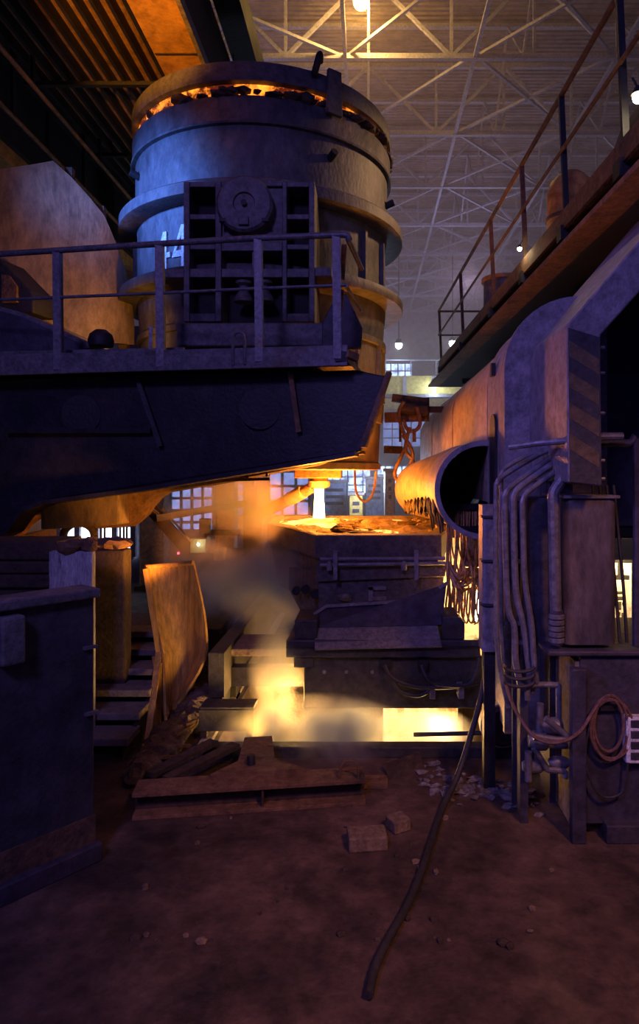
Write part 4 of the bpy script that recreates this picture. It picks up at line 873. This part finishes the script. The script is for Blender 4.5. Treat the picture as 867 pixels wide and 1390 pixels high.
# blocks behind the steel barrier
lb_ = bx('limewashed_block', (-2.97, 6.15, 0), (-2.56, 6.24, 1.86), 'limewash', None, 0.02); tag(lb_, 'whitewashed concrete block behind the steel barrier', 'block')
db = bx('scorched_post', (-2.80, 6.75, 0), (-2.48, 6.95, 1.80), 'rust_dark', None, 0.02); tag(db, 'scorched rust-brown post next to the whitewashed block', 'post')
for k, (x, y, z, r) in enumerate(((-2.78, 6.2, 1.9, 0.10), (-2.62, 6.2, 1.91, 0.07), (-2.58, 6.82, 1.86, 0.11), (-2.72, 6.86, 1.85, 0.09))):
    o = MB().blob((x, y, z), (r * 1.3, r, 0.07), k, 0.5, 2).build('slag_chunk', 'rust_steel'); tag(o, ['flat rusty slag chunk lying on the whitewashed block', 'smaller rusty slag chunk at the edge of the whitewashed block', 'rusty slag chunk on top of the scorched post', 'small slag chunk behind on the scorched post'][k], 'slag')
for k, (z0, z1, x1) in enumerate(((1.60, 1.66, -2.97), (1.70, 1.75, -2.97), (1.82, 1.95, -2.97))):
    pass
sb = thing('beam_stack', 'stack of rusty beams lying behind the steel barrier', 'beam stack', (-3.6, 6.6, 0))
bx('pedestal', (-4.6, 6.3, 0), (-2.98, 7.1, 1.50), 'rust_dark', sb)
for k, (z0, z1) in enumerate(((1.50, 1.62), (1.63, 1.74), (1.75, 1.93))): bx('beam', (-4.6 - 0.02 * k, 6.25 + 0.05 * k, z0), (-2.98, 6.9, z1), 'rust_dark', sb, 0.015)

# steps
stp = thing('steel_steps', 'dark worn steps climbing beside the bent yellow plate', 'steps', (-2.6, 6.6, 0))
for k in range(6):
    bx('tread', (-3.0, 5.95 + 0.3 * k, 0.13 + 0.12 * k), (-2.16, 6.28 + 0.3 * k, 0.2 + 0.12 * k), 'concrete', stp, 0.01)
for x in (-2.95, -2.22): MB().prism([V(x, 5.98, 0), V(x, 7.75, 0), V(x, 7.75, 0.72), V(x, 6.0, 0.12)], (0.04, 0, 0)).build('stringer', 'rust_dark', stp)
pl = bx('landing', (-4.2, 7.8, 0), (-1.75, 8.7, 0.75), 'rust_dark', None, 0.02); tag(pl, 'dark raised landing at the head of the steps', 'platform')

# bent yellow plate with prop
bpg = []
for i in range(9):
    u = i / 8; row = []
    for j in range(13):
        v = j / 12   # 0 top .. 1 bottom
        xl = 197 + 26 * min(1, v * 1.7) + 8 * max(0, v - 0.58); xr = 262 + 18 * math.sin(min(1, v / 0.6) * PI / 2) - 46 * max(0, (v - 0.6) / 0.4) ** 1.4
        yt = 770 - 6 * u; yb = 978 - 20 * u * (1 - 0.2 * u)
        Y = 7.0 + 0.25 * math.sin(u * PI) * (0.4 + 0.6 * v) - 0.25 * v
        row.append(P(xl + (xr - xl) * u, yt + (yb - yt) * v, Y))
    bpg.append(row)
yp = thing('bent_plate', 'tall bent yellow-lit steel plate leaning upright by the steps', 'plate', (-2.05, 6.9, 0))
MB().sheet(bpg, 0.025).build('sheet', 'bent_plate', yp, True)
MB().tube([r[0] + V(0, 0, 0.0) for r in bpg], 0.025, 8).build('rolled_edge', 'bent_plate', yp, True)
for a, b in (((198, 772, 6.95), (216, 885, 6.9)), ((216, 885, 6.9), (200, 1012, 6.3)), ((216, 900, 6.85), (214, 985, 6.75)), ((210, 890, 6.92), (226, 970, 6.8))):
    p, q2 = P(*a), P(*b); MB().bar(p, q2, 0.06, 0.03, (0, 1, 0)).build('prop_bar', 'bent_plate', yp)
MB().bar(P(200, 1010, 6.3), V(P(200, 1010, 6.3).x, 6.3, 0), 0.1, 0.04, (0, 1, 0)).build('foot', 'bent_plate', yp)

# slag runner: lumpy ridge from the plate to the beam frame
sr = MB(); path = smooth_path([V(-1.85, 5.5, 0.06), V(-1.86, 5.95, 0.1), V(-1.78, 6.5, 0.16), V(-1.78, 7.2, 0.25), V(-1.85, 8.0, 0.45), V(-1.85, 8.9, 0.85)], 8)
for k, p in enumerate(path):
    sr.blob(p + V(random.uniform(-.04, .04), 0, random.uniform(-.02, .03)), (random.uniform(0.10, 0.17), random.uniform(0.1, 0.16), random.uniform(0.09, 0.14)), k, 0.55, 2, 3.0)
o = sr.build('slag_ridge', 'slag', None); tag(o, 'lumpy ridge of hardened slag running back from the beam frame', 'slag')
for k in range(7):
    p = path[3 + k * 3]; q2 = p + V(random.uniform(0.1, 0.2), random.uniform(-0.1, 0.25), random.uniform(-0.05, 0.05))
    o = MB().bar(p + V(0.1, 0, 0.1), q2 + V(0.05, 0.2, 0.02), 0.035, 0.025).build('scrap_bar', 'rust_steel'); tag(o, 'short rusty scrap bar sticking out of the slag ridge', 'scrap', 'scrap bars in the slag')
# steel tables left of the car
tb_ = thing('low_trestle', 'low steel trestle with grey top left of the tundish car', 'trestle', (-1.35, 6.6, 0))
bx('top', (-1.62, 6.35, 0.30), (-1.1, 6.6, 0.34), 'car_steel', tb_, 0.008)
bx('apron', (-1.62, 6.33, 0.12), (-1.1, 6.36, 0.32), 'car_steel', tb_)
for x in (-1.58, -1.14):
    for y in (6.38, 6.56): bx('leg', (x - 0.03, y - 0.03, 0 if x < PX0 else -2.0), (x + 0.03, y + 0.03, 0.30), 'rust_dark', tb_)
tb2 = bx('pale_slab', (-1.6, 7.1, 0.62), (-0.75, 7.75, 0.70), 'firebrick', None, 0.01); tag(tb2, 'pale slab lit by the pit behind the trestle', 'slab')
bx('slab_support', (-1.6, 7.5, 0.0), (-1.5, 7.75, 0.62), 'black_steel', tb2)

# I-beam frame on the floor
Bd = (V(-0.02, 5.16, 0) - V(-1.76, 4.93, 0)).normalized(); Bn = V(-Bd.y, Bd.x, 0); B0 = V(-1.76, 4.93, 0); BL = 1.755
bf = thing('beam_frame', 'rusty I-beam frame lying on the floor before the pit', 'beam frame', (-0.9, 5.1, 0))
def beam(n0, n1, z0, z1, name, l0=0.0, l1=BL, mt='rust_steel', bev=0.004):
    return MB().prism([B0 + Bd * l0 + Bn * n0 + V(0, 0, z0), B0 + Bd * l1 + Bn * n0 + V(0, 0, z0), B0 + Bd * l1 + Bn * n1 + V(0, 0, z0), B0 + Bd * l0 + Bn * n1 + V(0, 0, z0)], (0, 0, z1 - z0)).build(name, mt, bf, bev=bev)
beam(0.0, 0.24, 0.0, 0.03, 'bottom_flange'); beam(0.11, 0.13, 0.03, 0.17, 'web', mt='rust_dark'); beam(0.0, 0.24, 0.17, 0.2, 'top_flange')
beam(0.02, 0.22, 0.03, 0.17, 'stiffener', 0.95, 0.97, 'rust_dark')
# T plate going back with slot
p = B0 + Bd * 0.75 + Bn * 0.24
MB().prism([B0 + Bd * 0.55 + Bn * 0.2 + V(0, 0, 0.2), B0 + Bd * 1.3 + Bn * 0.2 + V(0, 0, 0.2), B0 + Bd * 1.05 + Bn * 0.42 + V(0, 0, 0.2), B0 + Bd * 1.02 + Bn * 0.9 + V(0, 0, 0.2), B0 + Bd * 0.78 + Bn * 0.9 + V(0, 0, 0.2), B0 + Bd * 0.75 + Bn * 0.42 + V(0, 0, 0.2)], (0, 0, 0.025)).build('gusset', 'rust_steel', bf)
MB().prism([B0 + Bd * 0.8 + Bn * 0.3 + V(0, 0, 0.0), B0 + Bd * 1.0 + Bn * 0.3, B0 + Bd * 1.0 + Bn * 0.9, B0 + Bd * 0.8 + Bn * 0.9], (0, 0, 0.2)).build('rear_leg', 'rust_dark', bf)
pc = B0 + Bd * 0.86 + Bn * 0.34; MB().lathe([(0, 0.2), (0.035, 0.2), (0.035, 0.29), (0.03, 0.30), (0, 0.30)], pc, 14).build('pin', 'black_steel', bf, True)
pc = B0 + Bd * 1.55 + Bn * 0.05; MB().tube([pc + V(0, 0, 0.2), pc + V(0.02, 0, 0.31), pc + V(0.08, 0, 0.34), pc + V(0.14, 0, 0.31), pc + V(0.15, 0, 0.2)], 0.01, 8, 4).build('lifting_loop', 'rust_steel', bf, True)
for (l0, n0, l1, n1) in ((0.05, 0.4, 0.5, 1.0), (0.2, 0.3, 0.7, 0.9)):
    p, q2 = B0 + Bd * l0 + Bn * n0 + V(0, 0, 0.16), B0 + Bd * l1 + Bn * n1 + V(0, 0, 0.16); MB().bar(p, q2, 0.1, 0.04).build('cross_member', 'rust_dark', bf)

# bricks and debris
def brick(x, y, w_, d_, h_, rz, label):
    Y = H * F / (y - VY); X = (x - VX) / F * Y
    m = Matrix.Translation((X, Y, 0)) @ Matrix.Rotation(rz, 4, 'Z')
    o = MB().box((-w_ / 2, -d_ / 2, 0), (w_ / 2, d_ / 2, h_), m).build('refractory_brick', 'firebrick', None, bev=0.012); tag(o, label, 'brick', 'loose refractory bricks')
brick(498, 1148, 0.27, 0.17, 0.10, 0.12, 'large pale refractory brick at the end of the beam frame')
brick(540, 1125, 0.14, 0.14, 0.09, 0.5, 'small cube-like refractory brick beside the larger one')
o = bx('floor_plate', (-0.06, 5.42, 0.0), (0.16, 5.62, 0.03), 'rust_steel', None, 0.005); tag(o, 'small rusty plate lying behind the bricks', 'plate')
for k in range(46):
    y = random.uniform(1065, 1290); Y = H * F / (y - VY)
    x = random.uniform(160, 640) if k < 34 else random.uniform(540, 780)
    X = (x - VX) / F * Y; r = random.uniform(0.008, 0.03)
    if abs(X - 0.0) > 6: continue
    o = MB().blob((X, Y, r * 0.4), (r * random.uniform(.8, 1.6), r, r * 0.7), k, 0.5, 1).build('floor_debris', random.choice(('slag', 'firebrick', 'rust_dark')))
    tag(o, 'small lump of debris lying on the dirty floor', 'debris', 'debris scattered over the floor')
ap = MB()
for k in range(150):
    t = random.random(); x = 0.5 + 0.8 * t + random.gauss(0, 0.06); y = 5.6 - 0.3 * t + random.gauss(0, 0.13); r = random.uniform(0.008, 0.03)
    ap.blob((x, y, r * 0.4), (r * random.uniform(1, 2.6), r * random.uniform(.7, 1.6), r * .8), k, 0.95, 1, 3.0)
o = ap.build('ash_heap', 'ash'); tag(o, 'loose grey ash and scrap heaped in front of the pit', 'ash', kind='stuff')
pt = MB().prism([V(0.18, 5.6, 0.0), V(0.5, 5.75, 0.0), V(0.45, 5.85, 0.12), V(0.12, 5.75, 0.05)], (0, 0.02, 0.0)).build('tilted_plate', 'rust_dark'); tag(pt, 'dark scrap plate tilted against the pit edge', 'plate')
pe = bx('pit_edge_beam', (PX0 - 0.1, PY0 - 0.14, 0.0), (PX1 + 0.1, PY0, 0.10), 'car_steel', None, 0.01); tag(pe, 'dark steel beam along the front edge of the pit', 'beam')

# ================================================================== BACKGROUND
# manipulator arm with collar reaching the stream
ma = thing('shroud_manipulator', 'glowing lit manipulator arm reaching up to the ladle nozzle', 'manipulator', (-1.9, 10.6, 0.75))
MB().tube([P(345, 702, 10.9), P(392, 678, 10.6), P(425, 661, 10.3)], [0.10, 0.085], 14).build('arm', 'rust_steel', ma, True)
MB().tube([P(392, 678, 10.6), P(412, 667, 10.42)], 0.11, 14).build('sleeve', 'hood_steel', ma, True)
MB().lathe([(0.10, -0.04), (0.17, -0.04), (0.17, 0.05), (0.10, 0.05)], (SX, SY, H - 0.2), 24).build('collar', 'hood_steel', ma, True)
bx('stand', (P(345, 700, 10.9).x - 0.15, 10.75, 0.0), (P(345, 700, 10.9).x + 0.15, 11.05, P(345, 700, 10.9).z), 'rust_dark', ma)

# hanging cable gear at the right of the ladle
hg = thing('hanging_cable_gear', 'rusty bracket with hanging hose loops between ladle and long hood', 'bracket', tuple(P(555, 640, 10.8)))
MB().bar(P(532, 540, 10.8), P(580, 546, 10.8), 0.14, 0.12).build('upper_arm', 'rust_dark', hg); MB().tube([P(545, 553, 10.7), P(580, 558, 10.7)], 0.1, 12).build('roller', 'rust_dark', hg, True)
MB().bar(P(522, 567, 10.85), P(578, 565, 10.85), 0.16, 0.16).build('lower_arm', 'rust_steel', hg)
MB().bar(P(578, 540, 10.85), P(578, 572, 10.85), 0.1, 0.1).build('post', 'rust_dark', hg); MB().bar(P(578, 556, 10.85), P(600, 556, 11.0), 0.1, 0.1).build('wall_fixing', 'rust_dark', hg)
for pts in ([(548, 545), (541, 560), (545, 580), (552, 600), (545, 618), (536, 640), (540, 652), (550, 642), (560, 622), (556, 605), (546, 590)], [(566, 552), (570, 575), (562, 585), (552, 582), (548, 570)], [(556, 580), (550, 610), (560, 625), (558, 645), (545, 655)], [(562, 582), (562, 600)]):
    MB().tube([P(x, y, 10.6) for x, y in pts], 0.03, 8, 5).build('hose', 'rust_steel', hg, True)
MB().bar(P(521, 610, 10.8), P(546, 611, 10.8), 0.12, 0.12).build('clamp', 'rust_dark', hg)
MB().bar(P(543, 600, 10.8), P(543, 570, 10.8), 0.04, 0.04).build('link', 'rust_dark', hg)

# far yellow cranes
for (y0, y1, Yc, lab) in ((510, 535, 50, 'far yellow crane bridge with pale panels crossing the hall'), (541, 556, 56, 'lower far yellow crane girder behind the paler one')):
    a, b = P(330, y1, Yc), P(760, y0, Yc)
    t = thing('yellow_crane', lab, 'crane', (0, Yc, a.z))
    bx('girder', (-16.5, Yc, a.z), (16.5, Yc + 1.5, b.z), 'far_yellow', t, 0.05)
    for k in range(14): bx('panel_rib', (-15 + k * 2.2, Yc - 0.08, a.z), (-14.75 + k * 2.2, Yc, b.z), 'truss_paint', t)
    bx('walkway', (-16.4, Yc - 0.7, a.z - 0.3), (16.4, Yc, a.z - 0.1), 'truss_paint', t)
    for k in range(16): bx('rail_post', (-14 + k * 1.9, Yc - 0.7, b.z), (-13.92 + k * 1.9, Yc - 0.62, b.z + 1.1), 'truss_paint', t)
    bx('handrail', (-16.4, Yc - 0.7, b.z + 1.02), (16.4, Yc - 0.62, b.z + 1.1), 'truss_paint', t)
lampthing('floodlight', 'bright blue-white floodlight hanging above the yellow crane close to the ladle shell', tuple(P(541, 469, 48.8)), 'flood_lens', 0.26, 120, (0.7, 0.8, 1.0), V(P(541, 430, 48.8).x, 48.8, H + 15.9), 'lamp')
lampthing('floodlight', 'bright blue-white floodlight by the end of the gallery railing', tuple(P(614, 466, 48.8)), 'flood_lens', 0.26, 120, (0.7, 0.8, 1.0), V(P(614, 430, 48.8).x, 48.8, H + 15.9), 'lamp')
lampthing('floodlight', 'blue-white floodlight below the yellow crane', tuple(P(589, 522, 49.0)), 'flood_lens', 0.24, 100, (0.7, 0.8, 1.0), P(589, 512, 49.35), 'lamp')
lampthing('sodium_bay_lamp', 'yellow bay lamp hanging from the first visible truss in haze', tuple(P(490, 2, 24.2)), 'sodium_lens', 0.30, 800, (1.0, 0.52, 0.12), P(490, -40, 24.2), 'lamp')
for (x, y) in ((629, 172), (674, 168)): 
    o = MB().box(tuple(P(x - 1, y + 4, 38)), tuple(P(x + 1.4, y - 3, 38) + V(0, 0.1, 0))).build('roof_light_slit', 'flood_lens'); tag(o, 'small bright slit of daylight in the dark roof', 'roof light', 'roof light slits')

# central back machines (blue/white blurred plant)
for k, (x0, x1, y0, y1, Y, mt, lab) in enumerate(((438, 470, 655, 700, 22, 'blue_plant', 'pale blue machine block seen past the stream'), (474, 492, 672, 700, 20, 'far_yellow', 'yellow machine block seen beyond the tundish'), (496, 520, 650, 700, 24, 'blue_plant', 'tall blue machine block beyond the tundish'), (522, 536, 640, 706, 18, 'sheet_metal', 'grey column beside the lower duct far end'))):
    a, b = P(x0, y1, Y), P(x1, y0, Y)
    t = thing('plant_block', lab, 'machine', ((a.x + b.x) / 2, Y + 0.5, 0))
    bx('body', (a.x, Y, 0), (b.x, Y + 1, b.z), mt, t, 0.03)
    bx('cap', (a.x - 0.05, Y - 0.05, b.z), (b.x + 0.05, Y + 1.05, b.z + 0.08), 'sheet_metal', t)
    for j in range(3): bx('louvre', (a.x + 0.1, Y - 0.03, b.z - 0.3 - j * 0.22), (b.x - 0.1, Y, b.z - 0.2 - j * 0.22), 'base_blue', t)
light('cool_fill_left', 'POINT', (-4.2, 13.0, 3.2), (0.7, 0.72, 1.0), 160, 0.2)  # unseen cool light added to brighten the floor at left back
light('plant_lamp', 'POINT', (0.0, 18.6, 2.4), (0.6, 0.7, 1.0), 260, 0.3)
# left back: wall with bluish windows, pillars, machine
wsd = struct(bx('wall_side', (-12.5, 15.5, 0), (-5.32, 15.7, 6), 'wall_sheet'))
window(11, -11.5, -5.45, 0.62, 1.75, 15.5, 14, 3, 'bright_glass')
wn = struct(bx('wall_inner', (-16.4, 30, 0), (-2.6, 30.3, 9), 'wall_sheet'))
def window_b(n, x0, x1, y0, y1, nx_, nz_, mt):
    a, b = P(x0, y1, 29.9), P(x1, y0, 29.9); window(n, a.x, b.x, a.z, b.z, 29.95, nx_, nz_, mt)
window_b(5, 130, 185, 690, 740, 4, 3, 'day_glass'); window_b(6, 232, 290, 660, 725, 4, 4, 'day_glass'); window_b(7, 322, 345, 655, 700, 2, 3, 'day_glass')
window_b(8, 70, 125, 712, 752, 4, 2, 'bright_glass'); window_b(9, 175, 182, 745, 840, 1, 4, 'bright_glass'); window_b(10, 365, 420, 640, 700, 3, 3, 'day_glass')  # tall narrow pane is added glow for a strip of lit pale floor
for k, (x0, x1, Y, lab) in enumerate(((190, 222, 14.5, 'broad rust-brown building column behind the bent plate'), (292, 318, 17, 'brown building column behind the small machine'), (330, 345, 20, 'slender brown column behind the manipulator'))):
    a, b = P(x0, 640, Y), P(x1, 640, Y); t = thing('building_column', lab, 'column', ((a.x + b.x) / 2, Y + 0.2, 0))
    bx('shaft', (a.x, Y, 0.1), (b.x, Y + 0.45, 8), 'brick_pillar', t, 0.02); bx('base_plate', (a.x - 0.1, Y - 0.1, 0), (b.x + 0.1, Y + 0.55, 0.1), 'rust_dark', t)
    bx('flange', (a.x, Y - 0.03, 0.1), (a.x + 0.05, Y, 8), 'brick_pillar', t)
gd = thing('leaning_beam', 'pale beam slanting between the back columns', 'beam', tuple(P(270, 700, 12.0)))
MB().bar(P(213, 703, 12.0), P(335, 683, 12.6), 0.14, 0.12).build('beam', 'deck_steel', gd); MB().bar(P(215, 698, 12.0), P(205, 690, 12.0), 0.05, 0.05).build('pin', 'deck_steel', gd)
bx('post', P(330, 690, 12.5), V(P(336, 690, 12.5).x, 12.6, 0), 'rust_dark', gd)
lg = thing('slanting_chute', 'dark slanting chute leg left of the small yellow machine', 'chute', tuple(P(240, 760, 12.5)))
MB().bar(P(205, 690, 12.4), P(262, 755, 12.6), 0.22, 0.22).build('trough', 'rust_dark', lg); MB().bar(P(220, 690, 12.3), P(262, 738, 12.5), 0.04, 0.04).build('rail', 'deck_steel', lg)
mc2 = thing('small_machine', 'small yellow and grey machine with lit lamps behind the smoke', 'machine', (P(280, 700, 11.8).x, 11.8, 0))
def mbx(n, x0, x1, y0, y1, Y, mt, d=0.3): return bx(n, tuple(P(x0, y1, Y)), tuple(P(x1, y0, Y) + V(0, d, 0)), mt, mc2, 0.01)
mbx('screen', 270, 285, 704, 724, 11.8, 'black_steel', 0.1); mbx('cab', 258, 280, 731, 751, 11.7, 'far_yellow'); mbx('panel', 290, 303, 745, 761, 11.7, 'far_yellow')
mbx('body', 255, 330, 751, 790, 11.9, 'rust_dark', 0.8); mbx('boom', 280, 325, 720, 727, 11.9, 'black_steel', 0.15); mbx('post', 276, 280, 722, 752, 11.9, 'black_steel', 0.1)
b_ = P(255, 790, 11.9); bx('chassis', (b_.x, 11.9, 0), (b_.x + 1.0, 12.7, b_.z + 0.02), 'rust_dark', mc2)
for (x, y, mt) in ((242, 751, 'red_lens'), (269, 739, 'flood_lens')): MB().blob(P(x, y, 11.6), (0.022, 0.022, 0.022), 1, 0, 2).build('lamp', mt, mc2, True)
for (x, y, Y) in ((367, 731, 11.4), (337, 754, 11.6)):
    lampthing('work_lamp', 'small warm work lamp shining through the smoke left of the tundish', tuple(P(x, y, Y)), 'warm_lens', 0.035, 0, None, V(P(x, y, Y).x, Y, 0.0), 'lamp', 'work lamps in the smoke')
for k, x in enumerate((131, 137, 142, 163, 168, 172)):
    o = MB().tube([P(x, 700, 12.0), P(x, 752, 12.0)], 0.02, 6).build('hanging_rod', 'black_steel'); tag(o, 'thin dark rod hanging before the bright window', 'rod', 'hanging rods')

# ================================================================== HAZE AND SMOKE
def smoke_mat(name, col, dens, scale, lo, hi, seed, aniso=0.2, edge=1.0, stretch=(1, 1, 1)):
    m = bpy.data.materials.new(name); m.use_nodes = True; nt = m.node_tree; N = nt.nodes; L = nt.links; N.clear()
    out = N.new('ShaderNodeOutputMaterial'); vs = N.new('ShaderNodeVolumeScatter'); vs.inputs['Color'].default_value = (*col, 1); vs.inputs['Anisotropy'].default_value = aniso
    tc = N.new('ShaderNodeTexCoord'); mp = N.new('ShaderNodeMapping'); mp.inputs['Location'].default_value = (seed, seed * 2, seed * 3); mp.inputs['Scale'].default_value = stretch
    L.new(tc.outputs['Object'], mp.inputs['Vector'])
    n = N.new('ShaderNodeTexNoise'); n.inputs['Scale'].default_value = scale; n.inputs['Detail'].default_value = 4; n.inputs['Distortion'].default_value = 0.6
    L.new(mp.outputs[0], n.inputs['Vector'])
    mr = N.new('ShaderNodeMapRange'); mr.inputs['From Min'].default_value = lo; mr.inputs['From Max'].default_value = hi
    L.new(n.outputs[0], mr.inputs['Value'])
    # soft falloff towards the domain faces (generated coordinates)
    sub = N.new('ShaderNodeVectorMath'); sub.operation = 'SUBTRACT'; sub.inputs[1].default_value = (0.5, 0.5, 0.5); L.new(tc.outputs['Generated'], sub.inputs[0])
    le = N.new('ShaderNodeVectorMath'); le.operation = 'LENGTH'; L.new(sub.outputs[0], le.inputs[0])
    fo = N.new('ShaderNodeMapRange'); fo.inputs['From Min'].default_value = 0.5; fo.inputs['From Max'].default_value = 0.12 * edge; L.new(le.outputs['Value'], fo.inputs['Value'])
    mu = N.new('ShaderNodeMath'); mu.operation = 'MULTIPLY'; L.new(mr.outputs[0], mu.inputs[0]); L.new(fo.outputs[0], mu.inputs[1])
    m2 = N.new('ShaderNodeMath'); m2.operation = 'MULTIPLY'; m2.inputs[1].default_value = dens; L.new(mu.outputs[0], m2.inputs[0])
    L.new(m2.outputs[0], vs.inputs['Density']); L.new(vs.outputs[0], out.inputs['Volume']); M[name] = m
def smoke(name, lo, hi, mt, label):
    c_ = (Vector(lo) + Vector(hi)) / 2; r = (Vector(hi) - Vector(lo)) / 2
    o = MB().blob(c_, tuple(r), 0, 0.0, 3).build(name, mt); tag(o, label, 'smoke', kind='stuff'); return o
smoke_mat('smoke_brown', (0.75, 0.62, 0.55), 13.0, 1.2, 0.40, 0.72, 1.0)
smoke_mat('steam_pit', (0.92, 0.85, 0.72), 16.0, 2.2, 0.38, 0.66, 4.0)
smoke_mat('steam_rise', (0.9, 0.82, 0.72), 8.0, 1.8, 0.36, 0.66, 9.0)
smoke('smoke_plume', (-2.75, 7.75, 0.3), (-0.55, 9.1, 2.7), 'smoke_brown', 'brown drifting smoke plume between bent plate and tundish')
smoke('steam_cloud', (-1.5, 5.72, -0.25), (0.5, 6.9, 0.46), 'steam_pit', 'bright steam rolling out at the left of the glowing pit')
smoke('steam_cloud', (0.0, 6.45, -0.42), (1.15, 7.3, 0.16), 'steam_pit', 'glowing steam in the pit under the right half of the car')
smoke('steam_column', (-1.25, 6.5, 0.0), (-0.62, 7.1, 1.15), 'steam_rise', 'pale steam column rising at the left end of the car')
hz = bpy.data.materials.new('hall_haze'); hz.use_nodes = True; nt = hz.node_tree; nt.nodes.clear()
o_ = nt.nodes.new('ShaderNodeOutputMaterial'); vs = nt.nodes.new('ShaderNodeVolumeScatter'); vs.inputs['Color'].default_value = (0.85, 0.68, 0.55, 1); vs.inputs['Density'].default_value = 0.019; vs.inputs['Anisotropy'].default_value = 0.35
nt.links.new(vs.outputs[0], o_.inputs['Volume']); M['hall_haze'] = hz
o = bx('hall_haze', (-16.3, 15, 0.5), (16.3, 69.5, H + 19.0), 'hall_haze'); tag(o, 'thin dusty haze filling the far hall under the roof', 'haze', kind='stuff')
